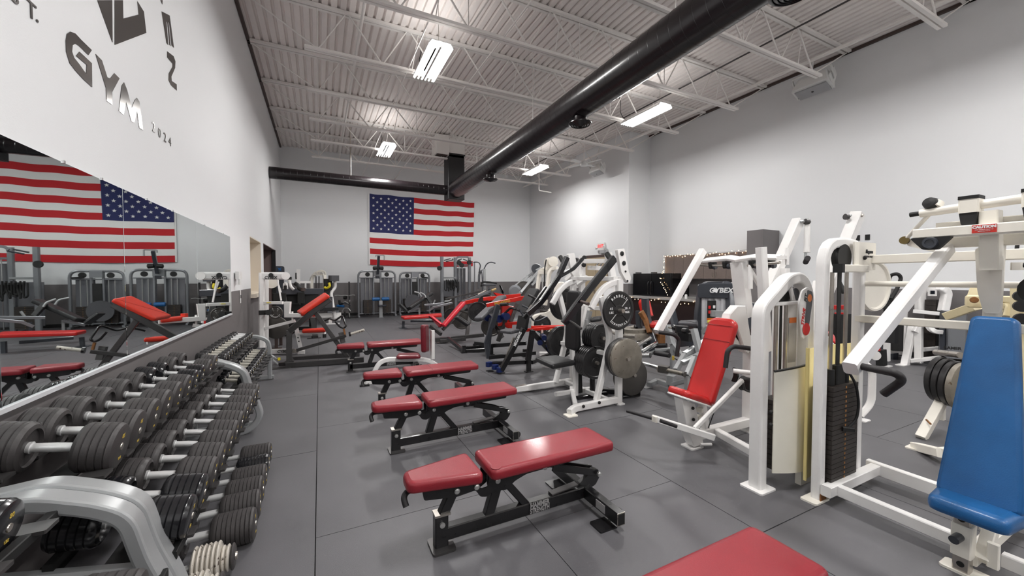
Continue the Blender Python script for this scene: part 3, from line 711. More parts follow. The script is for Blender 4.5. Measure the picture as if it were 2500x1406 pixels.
# ================================================================ MACHINES: shared pieces
class Mach:
    """a machine given in world coordinates, parented to an Empty at its base"""
    def __init__(s, name, label, cat, loc, group=None):
        s.o = V3(loc); s.t = thing(name, label, cat, loc, group=group)
    def p(s, name, mb, mats, label=None, parent=None):
        mb.v = [tuple(V3(v)-s.o) for v in mb.v]
        return obj(name, mb, mats, parent or s.t, label)
    def bar(s, name, a, b, w, h, m, up=Z_, bev=.005, parent=None): return s.p(name, MB().bar(a, b, w, h, up, bev), m, parent=parent)
    def tube(s, name, pts, r, m, fil=0, n=12, parent=None): return s.p(name, MB().tube(pts, r, n, fil), m, parent=parent)
    def sweep(s, name, pts, w, h, m, nrm=Y_, fil=0, rnd=.01, parent=None): return s.p(name, MB().sweep(pts, w, h, nrm, fil, rnd=rnd), m, parent=parent)
    def pad(s, name, corners, t, m, r=.022, cr=.04, label=None, crown=.006):
        """corners: 4+ world points on the underside, cushion grows along the normal of (c1-c0)x(c2-c1)"""
        c = [V3(x) for x in corners]; o = c[0]; U = (c[1]-c[0]).normalized(); N = U.cross(c[2]-c[1]).normalized(); W = N.cross(U)
        poly = [((x-o).dot(U), (x-o).dot(W)) for x in c]
        return s.p(name, MB().pad(poly, o, U, W, t, r, cr, crown), m, label)
    def text(s, name, st, m, size, o, U, W, parent=None, **k): return text(name, st, m, parent or s.t, size, V3(o)-s.o, U, W, **k)
    def bolt(s, o, ax, r=.014, m='matte_black'): return s.p('bolt', MB().lathe([(0, r), (r*.6, r), (r, r*.6), (r*1.1, .001)], o, ax, 12), m)
    def foot(s, c, dx, dy, m, deg=0, h=.012): return s.p('foot_plate', MB().box((c[0], c[1], h/2), (dx, dy, h), math.radians(deg), bev=.01), m)
    def stack(s, c, w, d, z0, z1, n, m='stack_iron', face=-1, axis='y', top=True):
        """weight stack centred at c (x, y); every plate a part"""
        h = (z1-z0)/n
        for i in range(n):
            dims = (w, d, h-.003) if axis == 'y' else (d, w, h-.003)
            p = s.p('weight_plate', MB().box((c[0], c[1], z0+h*(i+.5)), dims, bev=.002), m)
            a = MB(); 
            if axis == 'y': a.box((c[0], c[1]+face*(d/2), z0+h*(i+.5)), (.014, .004, .014))
            else: a.box((c[0]+face*(d/2), c[1], z0+h*(i+.5)), (.004, .014, .014))
            s.p('pin_hole', a, 'hole_rust', parent=p)
def weight_disc(t, c, ax, R, th, m, hub=.06, parts='weight_disc', parent=None, o=V3((0, 0, 0)), rim=True):
    """olympic style plate: rim, recessed web, hub"""
    pr = [(0, .026), (0, hub), (th*.18, hub+.004), (th*.25, R*.82), (0, R*.86), (0, R-.006), (.006, R), (th-.006, R), (th, R-.006), (th, R*.86), (th*.75, R*.82), (th*.82, hub+.004), (th, hub), (th, .026)]
    if not rim: pr = [(0, .026), (0, R-.008), (.004, R-.001), (th-.004, R-.001), (th, R-.008), (th, .026)]
    return obj(parts, MB().lathe(pr, V3(c)-V3(o), ax, 36), m, parent or t)
def plate_thing(c, ax, R, th, m, label, group=None, txt=None, rim=True, hub=.06, up=Z_):
    t = thing('weight_disc', label, 'weight plate', c, group=group)
    weight_disc(t, (0, 0, 0), ax, R, th, m, hub, 'disc', rim=rim)
    if txt:
        ax = V3(ax).normalized(); U = V3(up).cross(ax).normalized(); N = U.cross(V3(up)).normalized()
        if N.dot(ax) < 0: U = -U
        W = ax.cross(U)
        for k, (s_, ang, rr, sz) in enumerate(txt):
            # letters set round the face
            n = len(s_)
            for i, ch in enumerate(s_):
                if ch == ' ': continue
                a = ang[0]+(ang[1]-ang[0])*(i/(max(1, n-1))); a = math.radians(a)
                rad = U*math.cos(a)+W*math.sin(a); tan = U*math.sin(a)-W*math.cos(a)
                if len(ang) > 2: tan = U; rad2 = W; o_ = ax*(th+.001)+rad*0+U*(ang[2]+(i-(n-1)/2)*sz*.62)+W*rr; text('lettering', ch, 'print_white', t, sz, o_, U, W, offset=.0008, ext=.0008)
                else: text('lettering', ch, 'print_white', t, sz, ax*(th+.001)+rad*rr, tan, rad, offset=.0008, ext=.0008)
        for k in range(4):
            a = math.radians(45+90*k); d = U*math.cos(a)+W*math.sin(a)
            obj('spoke', MB().bar(ax*(th*.85)+d*hub, ax*(th*.85)+d*(R*.82), .01, .008, up=ax), m if k % 2 else 'print_grey', t)
    return t
# ================================================================ A: cream press machine with the blue pad (right edge)
A = Mach('seated_press_machine', 'cream white weight stack press machine with tall blue back pad, right edge', 'gym machine', (3.2, 1.0, 0))
c = 'powder_white'
A.sweep('stack_frame', [(2.99, 1.395, .0), (2.99, 1.395, 1.73), (3.475, 1.395, 1.73), (3.475, 1.395, .0)], .068, .06, c, nrm=Y_, fil=.17, rnd=.014)
A.bar('base_cross_tube', (2.96, 1.335, .09), (3.66, 1.335, .09), .07, .06, c); A.bar('side_tube', (3.07, 1.36, .085), (3.07, .70, .075), .07, .05, c); A.bar('side_tube', (3.66, 1.39, .09), (3.66, .25, .075), .09, .05, c)
A.bar('side_tube', (3.07, .62, .075), (3.07, .2, .075), .07, .05, c)
A.foot((2.97, 1.40), .17, .10, 'cream'); A.p('rust_patch', MB().box((2.99, 1.362, .035), (.07, .006, .045)), 'rust'); A.foot((3.47, 1.42), .16, .10, 'cream')
A.stack((3.203, 1.395), .335, .11, .115, .765, 20)
for x in (3.10, 3.29): A.tube('guide_rod', [(x, 1.39, .1), (x, 1.39, 1.53)], .012, 'satin_steel'); A.p('rod_bushing', MB().cyl((x, 1.39, .765), (x, 1.39, .87), .027, 14), 'matte_black')
A.p('belt_clamp', MB().box((3.195, 1.385, .83), (.11, .04, .13), bev=.006), 'matte_black'); A.bar('lift_belt', (3.195, 1.39, .83), (3.195, 1.39, 1.62), .05, .006, 'matte_black', up=X_)
A.tube('selector_cord', [(3.25, 1.35, .85), (3.29, 1.32, .76), (3.31, 1.31, .62), (3.28, 1.31, .52), (3.22, 1.33, .47)], .008, 'matte_black', fil=.06); A.bar('selector_pin', (3.16, 1.34, .47), (3.22, 1.30, .465), .03, .025, 'matte_black')
A.bar('rod_bridge', (3.05, 1.33, 1.555), (3.39, 1.33, 1.555), .05, .05, 'cream'); A.p('end_cap', MB().box((3.045, 1.33, 1.555), (.03, .058, .058), bev=.004), 'matte_black')
A.p('pulley_box', MB().box((3.38, 1.33, 1.64), (.26, .035, .19), bev=.015), 'cream'); A.p('pulley', MB().lathe([(-.02, .07), (-.02, .09), (0, .082), (.02, .09), (.02, .07)], (3.19, 1.38, 1.63), Y_, 24), 'matte_black')
A.text('lettering', 'Magnum', 'print_black', .036, (3.40, 1.310, 1.672), X_, Z_, offset=.001, sx=.8); A.text('lettering', 'FITNESS SYSTEMS', 'print_black', .018, (3.40, 1.310, 1.637), X_, Z_)
for x in (3.33, 3.46): A.bolt((x, 1.312, 1.628), -Y_, .014)
A.bar('top_tube', (3.47, 1.33, 1.62), (3.47, .62, 1.625), .06, .06, 'cream'); A.bar('mid_tube', (3.47, 1.40, 1.20), (3.47, .3, 1.215), .05, .06, 'cream')
A.tube('link_rod', [(3.5, 1.40, 1.45), (3.5, .4, 1.455)], .019, 'cream')
# top carriage: pivot beam, roller, posts
A.bar('pivot_beam', (3.14, 1.0, 1.748), (3.14, .16, 1.748), .055, .075, 'cream', bev=.006); A.bar('pivot_beam_rear', (3.34, .93, 1.70), (3.34, .2, 1.70), .06, .06, 'cream')
A.p('caution_label', MB().box((3.101, .727, 1.750), (.002, .085, .042)), 'label_red')
A.text('lettering', 'CAUTION', 'print_white', .018, (3.0995, .727, 1.759), -Y_, Z_, offset=.0012); A.text('lettering', 'KEEP HANDS CLEAR OF', 'print_white', .006, (3.0995, .727, 1.745), -Y_, Z_); A.text('lettering', 'MOVING PARTS', 'print_white', .006, (3.0995, .727, 1.737), -Y_, Z_)
A.tube('roller_bar', [(3.2, 1.0, 1.875), (3.2, .36, 1.91)], .024, 'cream', n=16); A.tube('roller_end', [(3.2, 1.0, 1.875), (3.2, 1.045, 1.873)], .014, 'matte_black')
A.p('ball_stop', MB().lathe([(-.03, .02), (-.025, .032), (.0, .036), (.025, .03), (.03, .01)], (3.2, .955, 1.925), (-1, .2, .3), 18), 'matte_black'); A.p('ball_cup', MB().cyl((3.2, .945, 1.90), (3.22, .94, 1.93), .034, 16), 'cream')
for y in (.80, .585):
    A.p('bearing_block', MB().box((3.2, y, 1.885), (.09, .075, .075), bev=.006), 'cream'); A.p('block_pad', MB().box((3.2, y, 1.93), (.095, .078, .018), bev=.003), 'matte_black')
    A.p('bearing', MB().prism(round2d([(-.035, 0), (.035, 0), (.025, -.07), (-.025, -.07)], .01, 3), (3.19, y, 1.85), Y_, Z_, .06), 'matte_black')
A.bar('rear_roller', (3.27, .95, 1.80), (3.27, .4, 1.81), .03, .03, 'cream')
A.tube('tie_rod', [(3.2, .965, 1.86), (3.26, 1.075, 1.74)], .011, 'cream'); A.p('rod_end', MB().lathe([(-.012, .012), (-.012, .024), (.012, .024), (.012, .012)], (3.26, 1.085, 1.725), (-1, 0, .1), 16), 'rod_brass')
A.p('crank_plate', MB().prism([(1.095, 1.735), (1.07, 1.69), (.92, 1.63), (.92, 1.72)], (3.27, 0, 0), Y_, Z_, .012), 'cream')
A.bar('centre_post', (3.22, .735, 1.85), (3.22, .725, 1.535), .07, .085, 'cream', up=Y_); A.sweep('column', [(3.33, .735, 1.70), (3.33, .745, 1.0), (3.42, .745, .05)], .07, .06, 'cream', nrm=Y_, fil=.1)
A.p('column_gusset', MB().prism(round2d([(.80, 1.66), (.785, 1.42), (.76, 1.3), (.70, 1.3), (.70, 1.66)], .02, 3), (3.28, 0, 0), Y_, Z_, .01), 'cream')
for y, sg in ((.92, 1), (.22, -1)):
    A.p('pillow_bearing', MB().prism(round2d([(-.085, 0), (.085, 0), (.07, -.02), (.03, -.07), (-.03, -.07), (-.07, -.02)], .012, 3), (3.10, y, 1.722), Y_, Z_, .035), 'matte_black')
    A.p('pivot_eye', MB().lathe([(0, .034), (.012, .03), (.012, .02), (.006, .018), (.006, .001)], (3.082, y, 1.69), -X_, 20), 'charcoal_paint')
    pm = [(3.329,0.92,1.668), (2.232,0.92,1.067)]; d = y-.92
    a, b = V3(pm[0])+V3((0, d, 0)), V3(pm[1])+V3((0, d, 0))
    A.bar('press_arm', a, b, .065, .06, 'powder_white', up=Z_, bev=.008)
    h = [V3(q)+V3((0, d, 0)) for q in ((2.301,0.92,1.074), (2.274,0.9,1.079), (2.187,0.74,1.09), (2.232,0.735,1.057), (2.237,0.8,0.979))]
    if sg < 0: h = [V3((q.x, .22+(.92-(q.y-d)), q.z)) for q in h]
    if sg > 0: A.tube('handle', h, .0165, 'foam_grip', fil=.025, n=14)
A.p('cam_pulley', MB().lathe([(-.02, .06), (-.02, .08), (-.012, .072), (.012, .072), (.02, .08), (.02, .06)], (3.45, .60, 1.43), X_, 22), 'matte_black'); A.p('cam_bracket', MB().box((3.42, .585, 1.5), (.05, .05, .06), bev=.004), 'cream')
A.p('mid_clip', MB().box((3.30, .655, 1.555), (.04, .04, .04), bev=.006), 'cream'); A.tube('lock_knob', [(3.30, .64, 1.56), (3.30, .60, 1.56)], .012, 'matte_black')
# large white cam disc behind the stack frame
A.p('cam_disc', MB().lathe([(-.02, .10), (-.02, .195), (.0, .2), (.02, .195), (.02, .18), (.005, .17), (.005, .001)], (3.9,1.472,1.427), (-.1, -1, 0), 36), 'cream', 'round white cam disc on a rod')
# pad, seat and seat post
A.pad('back_pad', [(2.88,0.525,0.387), (2.88,0.817,0.381), (3.12,0.771,1.297), (3.12,0.61,1.297)], .075, 'vinyl_blue', r=.026, cr=.035, crown=.012)
A.pad('seat_pad', [(2.72, .535, .335), (2.72, .80, .335), (3.0, .83, .32), (3.0, .52, .32)][::-1], .075, 'vinyl_blue', r=.03, cr=.05, label='blue seat cushion below the back pad')
A.bar('pad_mount', (2.98, .69, .42), (3.19, .69, 1.2), .06, .05, 'powder_white', up=X_)
A.bar('seat_post', (2.91, .715, .0), (2.91, .715, .33), .06, .06, 'satin_steel', up=X_); A.bar('seat_sleeve', (2.91, .715, .09), (2.91, .715, .25), .075, .072, 'cream', up=X_)
for z in (.05, .28): A.p('post_hole', MB().lathe([(0, .014), (.002, .014), (.002, .001)], (2.879, .715, z), -X_, 14), 'matte_black')
A.tube('pop_pin', [(2.88, .72, .19), (2.82, .725, .185)], .02, 'charcoal_paint')
A.foot((2.92, .68), .10, .22, 'cream'); A.bar('spine_tube', (2.93, .70, .075), (3.66, .70, .075), .06, .06, 'cream'); A.bar('bent_strut', (2.95, .66, .08), (3.25, .66, .42), .06, .05, 'cream', up=X_); A.p('stop_lug', MB().box((2.95, .625, .13), (.03, .04, .12), bev=.004), 'cream')
# ================================================================ B: white press machine with the red pad
B = Mach('chest_press_machine', 'white weight stack press machine with long red back pad', 'gym machine', (3.2, 2.2, 0))
B.sweep('stack_frame', [(2.765, 1.66, .0), (2.765, 1.66, 1.27), (3.07, 1.66, 1.48), (3.22, 1.66, 1.50), (3.325, 1.66, 1.38), (3.325, 1.66, .05)], .08, .09, c, nrm=Y_, fil=[.06, .05, .08, .08], rnd=.014)
B.foot((2.77, 1.66), .17, .16, c); B.foot((3.33, 1.66), .13, .16, c)
# curved shroud sheet
m = MB(); n = 16; top = []; bot = []
for i in range(n+1):
    a = i/n; x = 2.81+.54*a; y = 1.585-.07*math.sin(PI*min(1, a*1.1)); top.append((x, y, .845+.03*a+.02*math.sin(PI*a))); bot.append((x, y, .13-.02*a))
m.add(top+bot, [(i, i+1, n+2+i, n+1+i) for i in range(n)], True); bk = [(x, y+.004, z) for x, y, z in top+bot]; m.add(bk, [(i+1, i, n+1+i, n+2+i) for i in range(n)], True)
B.p('shroud', m, 'shroud_cream'); B.tube('shroud_trim', top, .008, 'matte_black', n=6)
for x in (2.95, 3.07): B.tube('guide_rod', [(x, 1.66, .1), (x, 1.66, 1.30)], .013, 'satin_steel')
B.bar('lift_belt', (3.01, 1.66, .2), (3.01, 1.66, 1.36), .03, .006, 'matte_black', up=X_); B.stack((3.01, 1.66), .26, .11, .12, .62, 14)
B.bar('rod_bridge', (2.86, 1.64, 1.305), (3.24, 1.64, 1.31), .025, .04, c); B.bar('bridge_hanger', (3.08, 1.64, 1.42), (3.13, 1.64, 1.31), .035, .02, c, up=X_)
B.p('pulley', MB().lathe([(-.02, .05), (-.02, .07), (0, .06), (.02, .07), (.02, .05)], (3.05, 1.68, 1.37), Y_, 20), 'matte_black'); B.p('pulley', MB().lathe([(-.02, .04), (-.02, .055), (0, .05), (.02, .055), (.02, .04)], (3.19, 1.68, 1.36), Y_, 20), 'navy_paint')
for z in (.47, .56): B.bolt((2.80, 1.60, z), -Y_)
B.bar('label_column', (3.21, 1.70, .1), (3.21, 1.70, 1.3), .14, .02, c, up=X_)
B.p('warning_label', MB().box((3.21, 1.687, 1.02), (.1, .003, .34)), 'print_grey'); B.p('warning_stripe', MB().box((3.21, 1.685, 1.17), (.09, .003, .04)), 'orange_plastic')
# brand shield
lp = round2d([(3.064, 1.32), (3.10, 1.40), (3.165, 1.425), (3.235, 1.40), (3.25, 1.36), (3.19, 1.07), (3.12, 1.045)], .02, 4)
sh = B.p('brand_shield', MB().prism(lp, (0, 1.575, 0), X_, Z_, .012, .002), c, 'white shield with red and black print')
B.p('print_panel', MB().prism(round2d([(3.165, 1.405), (3.225, 1.39), (3.238, 1.355), (3.185, 1.10), (3.14, 1.16)], .01, 3), (0, 1.568, 0), X_, Z_, .002), 'charcoal_paint', parent=sh)
B.p('print_flame', MB().lathe([(0, .03), (.001, .03), (.001, .001)], (3.195, 1.5675, 1.345), -Y_, 7), 'orange_plastic', parent=sh)
B.p('red_circle', MB().lathe([(0, .045), (.002, .045), (.002, .001)], (3.155, 1.5665, 1.12), -Y_, 24), 'print_red', parent=sh)
B.text('lettering', 'STRIVE', 'print_red', .042, (3.118, 1.567, 1.21), (.20, 0, 1), (-1, 0, .2), parent=sh, offset=.001, shear=.2, sx=.95); B.text('lettering', 'FIT', 'print_black', .042, (3.145, 1.567, 1.345), (.20, 0, 1), (-1, 0, .2), parent=sh, offset=.001, shear=.2)
# spine, posts
B.bar('base_spine', (2.95, 2.32, .10), (3.72, 2.32, .10), .08, .07, c); B.bar('side_tube', (3.2, 2.30, .10), (3.03, 1.70, .10), .06, .06, c, bev=.006)
B.foot((2.93, 2.33), .15, .13, c); B.foot((3.73, 2.33), .14, .14, c); B.tube('floor_peg', [(2.96, 2.27, .035), (3.05, 2.23, .035)], .014, c)
B.bar('rear_post', (3.72, 2.33, .0), (3.72, 2.33, .85), .085, .085, c, up=X_); B.bar('rear_brace', (3.45, 2.33, 1.0), (3.68, 2.33, .8), .09, .06, c); B.p('rear_gusset', MB().prism([(3.42, 1.02), (3.72, .93), (3.72, .84), (3.44, .86)], (0, 2.33, 0), X_, Z_, .06), c)
B.bar('tower_leg', (3.60, 2.40, 1.60), (3.80, 2.42, .80), .03, .10, c, up=X_)
B.bar('tower_post', (3.53, 2.33, 1.64), (3.64, 2.33, 1.12), .09, .12, c, up=X_)
B.p('tower_base', MB().prism([(3.438,1.234), (3.559,1.23), (3.681,0.811), (3.57,0.789), (3.444,1.023), (3.27,1.011), (3.335,1.162)], (0, 2.31, 0), X_, Z_, .08, .008), c)
pl = [(-.36, -.03), (-.36, .05), (-.12, .10), (0, .05), (.12, .10), (.36, .05), (.36, -.03), (.12, .01), (0, -.04), (-.12, .01)]
B.p('top_plate', MB().prism(pl, (3.50, 2.32, 1.66), -Y_, V3((.92, 0, .38)), .03, .006), c)
for y, tl in ((2.60, -.2), (2.45, -.1), (2.19, .1), (2.04, .2)):
    B.p('bearing', MB().prism(round2d([(-.05, 0), (.05, 0), (.035, -.07), (-.035, -.07)], .015, 4), (3.53, y, 1.648), X_, Z_, .028), 'matte_black')
    B.p('bearing_cap', MB().lathe([(0, .03), (.02, .025), (.02, .001)], (3.53, y-.02, 1.60), -Y_, 16), 'charcoal_paint')
B.tube('pivot_shaft', [(3.5, 2.72, 1.62), (3.53, 2.40, 1.60)], .013, 'satin_steel'); B.tube('pivot_shaft', [(3.53, 2.24, 1.60), (3.45, 1.92, 1.62)], .013, 'satin_steel')
for y, s in ((2.70, 1), (1.93, -1)):
    a, b = V3((3.515,2.7,1.765)), V3((2.89,2.7,0.972)); a.y = b.y = y
    if s < 0: a, b = V3((3.24, 1.95, 1.74)), V3((3.34, 1.95, .88))
    B.bar('press_arm', a, b, .075, .06, c, up=X_, bev=.008)
    h = [V3(q) for q in ((2.863,2.66,0.975), (2.95,2.56,0.964), (3.01,2.55,0.915), (2.98,2.55,0.755))]
    if s < 0: h = [V3(q) for q in ((3.167,1.95,0.91), (3.025,2.03,0.932), (2.983,2.05,0.895), (2.96,2.05,0.756))]
    B.tube('handle', h, .0185, 'foam_grip', fil=.035, n=14)
B.p('arm_hinge', MB().box((3.50, 1.93, 1.66), (.05, .07, .03), bev=.004), c); B.tube('hinge_pin', [(3.52, 1.90, 1.74), (3.52, 1.90, 1.60)], .014, c); B.sweep('cable_arm', [(3.508,2.2,1.39), (3.504,2.2,1.557), (3.731,2.2,1.329)], .04, .03, c)
bpd = B.pad('back_pad', [(3.03, 2.185, .39), (3.31, 2.15, 1.11), (3.31, 2.42, 1.11), (3.03, 2.455, .39)], .065, 'vinyl_red', r=.026, cr=[.03, .09, .09, .03], crown=.01)
for k in (.72, .90):
    x = 3.03+.28*k; z = .39+.72*k; N = V3((-.93, 0, .36)).normalized()*.0735
    B.tube('seam', [V3((x, 2.165, z))+N*.82, V3((x, 2.19, z))+N, V3((x, 2.41, z))+N, V3((x, 2.435, z))+N*.82], .0022, 'vinyl_oxblood', n=5, parent=bpd)
st = [(2.70, 2.21, .50), (2.70, 2.43, .50), (3.05, 2.44, .37), (3.05, 2.20, .37)]
B.pad('seat_pad', st[::-1], .06, 'vinyl_red', r=.025, cr=.06); B.pad('seat_board', [V3(q)-V3((.004, 0, .012)) for q in st[::-1]], .014, c, r=.004, cr=.06)
B.p('seat_post', MB().prism([(2.74, .46), (2.90, .40), (3.02, .02), (2.90, .02), (2.80, .20)], (0, 2.325, 0), X_, Z_, .09, .004), c); B.bar('seat_support', (3.10, 2.32, .10), (3.03, 2.32, .42), .06, .05, c, up=X_)
for k in range(3): B.p('ratchet_lug', MB().box((3.02-.03*k, 2.32, .32-.07*k), (.08, .05, .035), .3, bev=.004), 'cream')
for x, z in ((2.86, .37), (2.87, .27)): B.bolt((x, 2.275, z), -Y_)
B.bar('pad_mount', (3.06, 2.32, .40), (3.45, 2.32, 1.0), .05, .04, c, up=X_)
B.bar('foot_link', (3.181,2.05,0.628), (2.668,2.1,0.289), .035, .03, c); B.bar('pedal_arm', (2.361,2.25,0.375), (2.791,2.02,0.223), .05, .035, c)
B.tube('pedal_bar', [(2.253,2.42,0.395), (2.364,2.24,0.371)], .013, 'foam_grip'); B.tube('pedal_grip', [(2.331,2.14,0.394), (2.44,2.08,0.351)], .014, 'foam_grip'); B.tube('damper', [(2.906,2.1,0.397), (2.829,2.1,0.264)], .004, 'matte_black')
B.p('pedal_end', MB().box((2.356,2.22,0.376), (.02, .045, .045), bev=.003), 'cream')
B.tube('lower_roller', [(3.209,2.15,0.683), (3.31,2,0.681)], .02, c); B.p('roller_hook', MB().prism(round2d([(0, 0), (.02, .06), (.05, .07), (.04, 0), (.06, -.06), (.02, -.06)], .01, 3), (3.283,2.15,0.628), Y_, Z_, .02), 'matte_black')
B.p('cable_drum', MB().lathe([(-.05, .03), (-.05, .065), (-.03, .06), (.03, .06), (.05, .065), (.05, .03)], (3.338,2.1,0.561), Y_, 22), 'matte_black'); B.tube('drum_handle', [(3.12,2,0.624), (3.137,2,0.563), (3.231,2,0.531), (3.246,2,0.591)], .008, 'raw_steel', fil=.02)
# yellow shroud seen between the two stack frames
Y = Mach('weight_shroud', 'pale yellow curved shroud standing between the two white stack frames', 'machine shroud', (3.1, 1.52, 0))
m = MB(); n = 12; pts = []
for i in range(n+1):
    a = i/n; x = 3.0+.6*a; y = 1.475+.03*math.sin(PI*a); pts += [(x, y, .09), (x, y, 1.0), (x, y+.006, .09), (x, y+.006, 1.0)]
m.add(pts, [(4*i, 4*i+4, 4*i+5, 4*i+1) for i in range(n)]+[(4*i+3, 4*i+7, 4*i+6, 4*i+2) for i in range(n)]+[(4*i+1, 4*i+5, 4*i+7, 4*i+3) for i in range(n)], True)
Y.p('curved_sheet', m, 'shroud_yellow'); Y.p('left_edge', MB().box((2.995, 1.475, .55), (.012, .02, .92), bev=.003), 'shroud_yellow'); Y.p('floor_stand', MB().box((3.33, 1.56, .05), (.5, .04, .1)), 'cream')
# ================================================================ C: white plate loaded press with black pads
Cm = Mach('plate_loaded_press', 'white plate loaded press machine with black seat, grey plates and long black levers', 'gym machine', (2.8, 3.96, 0))
w = 'powder_white'; N_, F_ = 3.5, 4.42
for y, s in ((N_, 1), (F_, -1)):
    Cm.sweep('base_rail', [(2.40, y-.05*s, .03), (2.50, y, .05), (3.16, y, .06)], .075, .06, w, nrm=Y_, fil=.06)
    Cm.foot((2.41, y-.06*s), .13, .11, 'cream'); Cm.foot((3.15, y), .10, .09, w)
    Cm.bar('rear_post', (3.13, y, .0), (3.13, y, 1.46), .075, .06, w, up=X_)
    Cm.sweep('front_leg', [(2.83, y+.03*s, .08), (2.975, y+.03*s, .58), (3.025, y+.03*s, .80), (2.93, y+.03*s, 1.10), (2.88, y+.03*s, 1.27)], .062, .06, w, nrm=Y_, fil=.12)
    Cm.sweep('curved_arm', [(2.76, y+.05*s, 1.14), (2.88, y+.05*s, 1.32), (3.0, y+.05*s, 1.41), (3.16, y+.02*s, 1.445)], .066, .06, w, nrm=Y_, fil=.12)
    Cm.p('pivot_bracket', MB().prism(round2d([(3.05, 1.81), (3.155, 1.825), (3.225, 1.56), (3.265, 1.48), (3.235, 1.425), (3.20, 1.43), (3.11, 1.55)], .01, 2), (0, y-.03*s, 0), X_, Z_, .05, .004), w)
    for x, z in ((3.115, 1.765), (3.145, 1.655)):
        Cm.p('bearing_cap', MB().lathe([(0, .027), (.006, .027), (.01, .02), (.01, .012), (.016, .01), (.016, .001)], (x, y-.055*s, z), (0, -s, 0), 18), 'matte_black')
    for x, z in ((3.17, 1.56), (3.20, 1.45)): Cm.bolt((x, y-.055*s, z), (0, -s, 0), .012)
    for x, z in ((2.60, .065), (2.82, .075)): Cm.bolt((x, y-.03*s, z), (0, -s, 0), .018)
    L = [(3.14, y+.1*s, 1.72), (2.80, y+.12*s, 1.37), (2.61, y+.14*s, 1.15), (2.47, y+.16*s, .97)]
    if s < 0: L = [(2.942,4.3,1.757), (2.821,4.31,1.507), (2.571,4.33,1.178), (2.377,4.35,1.026)]
    Cm.sweep('press_lever', L, .088 if s > 0 else .07, .055, 'lever_black', nrm=Y_, fil=.04, rnd=.008)
    if s < 0: Cm.sweep('lever_branch', [(2.827,4.3,1.502), (3.048,4.3,1.606), (3.195,4.3,1.741)], .045, .045, 'lever_black', nrm=Y_, fil=.02)
    Cm.tube('grip', [(2.66, y+.10*s, 1.22), (2.64, y-.06*s, 1.20)], .018, 'brown_dark', n=12); Cm.tube('grip', [(2.53, y+.14*s, 1.0), (2.56, y-.04*s, .93)], .015, 'raw_steel', n=10)
    Cm.tube('plate_horn', [(3.05, y+.02*s, 1.115), (3.05, y-.16*s, 1.115)], .025, 'satin_steel'); Cm.tube('storage_horn', [(3.08, y, .58), (3.08, y-.225*s, .58)], .022, 'satin_steel')
Cm.bar('cross_beam', (3.10, N_+.03, 1.475), (3.10, F_-.03, 1.475), .05, .06, w); Cm.bar('cross_beam', (3.0, N_, .60), (2.95, F_, .60), .05, .05, w); Cm.bar('base_cross', (3.0, N_, .06), (3.0, F_, .06), .05, .05, w); Cm.bar('base_cross', (2.55, N_+.05, .06), (2.9, F_-.3, .06), .05, .05, w)
Cm.bar('centre_spine', (2.55, 3.96, .07), (3.1, 3.96, .07), .05, .05, w); Cm.sweep('front_foot', [(2.24, 4.42, .055), (2.42, 4.40, .055), (2.80, 4.40, .06)], .075, .05, w, nrm=Y_); Cm.p('grip_tape', MB().box((2.31, 4.42, .095), (.16, .05, .004)), 'satin_steel')
Cm.bar('seat_post', (2.84, 3.95, .0), (2.84, 3.95, .46), .05, .06, w, up=X_); Cm.bar('mast', (2.90, 3.95, .05), (2.86, 3.95, .85), .06, .06, 'matte_black', up=X_)
Cm.bar('seat_rail', (2.44, 3.95, .435), (2.84, 3.95, .44), .04, .06, w); Cm.p('side_rail', MB().bar((2.42, 4.05, .43), (2.52, 3.80, .43), .05, .03), w)
Cm.pad('seat_pad', [(2.34, 3.70, .45), (2.72, 3.76, .45), (2.70, 4.16, .45), (2.38, 4.18, .45)], .055, 'vinyl_black', r=.022, cr=.05)
Cm.p('adjust_plate', MB().box((2.80, 3.93, .445), (.10, .07, .07), bev=.006), w); Cm.p('adjust_knob', MB().lathe([(0, .02), (.02, .018), (.02, .001)], (2.80, 3.89, .44), -Y_, 12), 'satin_steel')
Cm.pad('back_pad', [(2.80, 3.80, .60), (2.83, 3.80, 1.33), (2.83, 4.06, 1.33), (2.80, 4.06, .60)], .06, 'vinyl_black', r=.024, cr=.06)
Cm.text('lettering', '38', 'print_grey', .05, (2.82, 3.915, .53), X_, Z_)
TXT = [('BARBELL', (130, 52), .165, .042), ('STANDARD', (-52, -128), .165, .036), ('45', (0, 0, -.118), .022, .04), ('LBS', (0, 0, -.118), -.022, .036), ('20.4', (0, 0, .118), .022, .034), ('KGS', (0, 0, .118), -.022, .034)]
plate_thing((3.05, 3.44, 1.115), (0, -1, 0), .222, .035, 'iron_black', 'dark forty five pound plate with white raised lettering on the upper near horn', txt=TXT)
for i, y in enumerate((3.46, 3.42, 3.38, 3.34)):
    plate_thing((3.08, y, .58), (0, -1, 0), .225 if i else .20, .036, 'iron_black' if i < 2 else 'iron_worn' if i == 3 else 'iron_grey', ('dark plate innermost on the low near horn', 'dark plate second on the low near horn', 'grey plate third on the low near horn', 'worn tan grey plate outermost on the low near horn')[i], 'plates on the low near horn', rim=i < 2)
for i, (y, z, R) in enumerate(((4.52, 1.115, .222), (4.56, .58, .222), (4.60, .58, .222))): plate_thing((3.05, y, z), (0, 1, 0), R, .036, 'iron_black', ('dark plate on the upper far horn of the white press', 'dark plate inner on the low far horn of the white press', 'dark plate outer on the low far horn of the white press')[i])
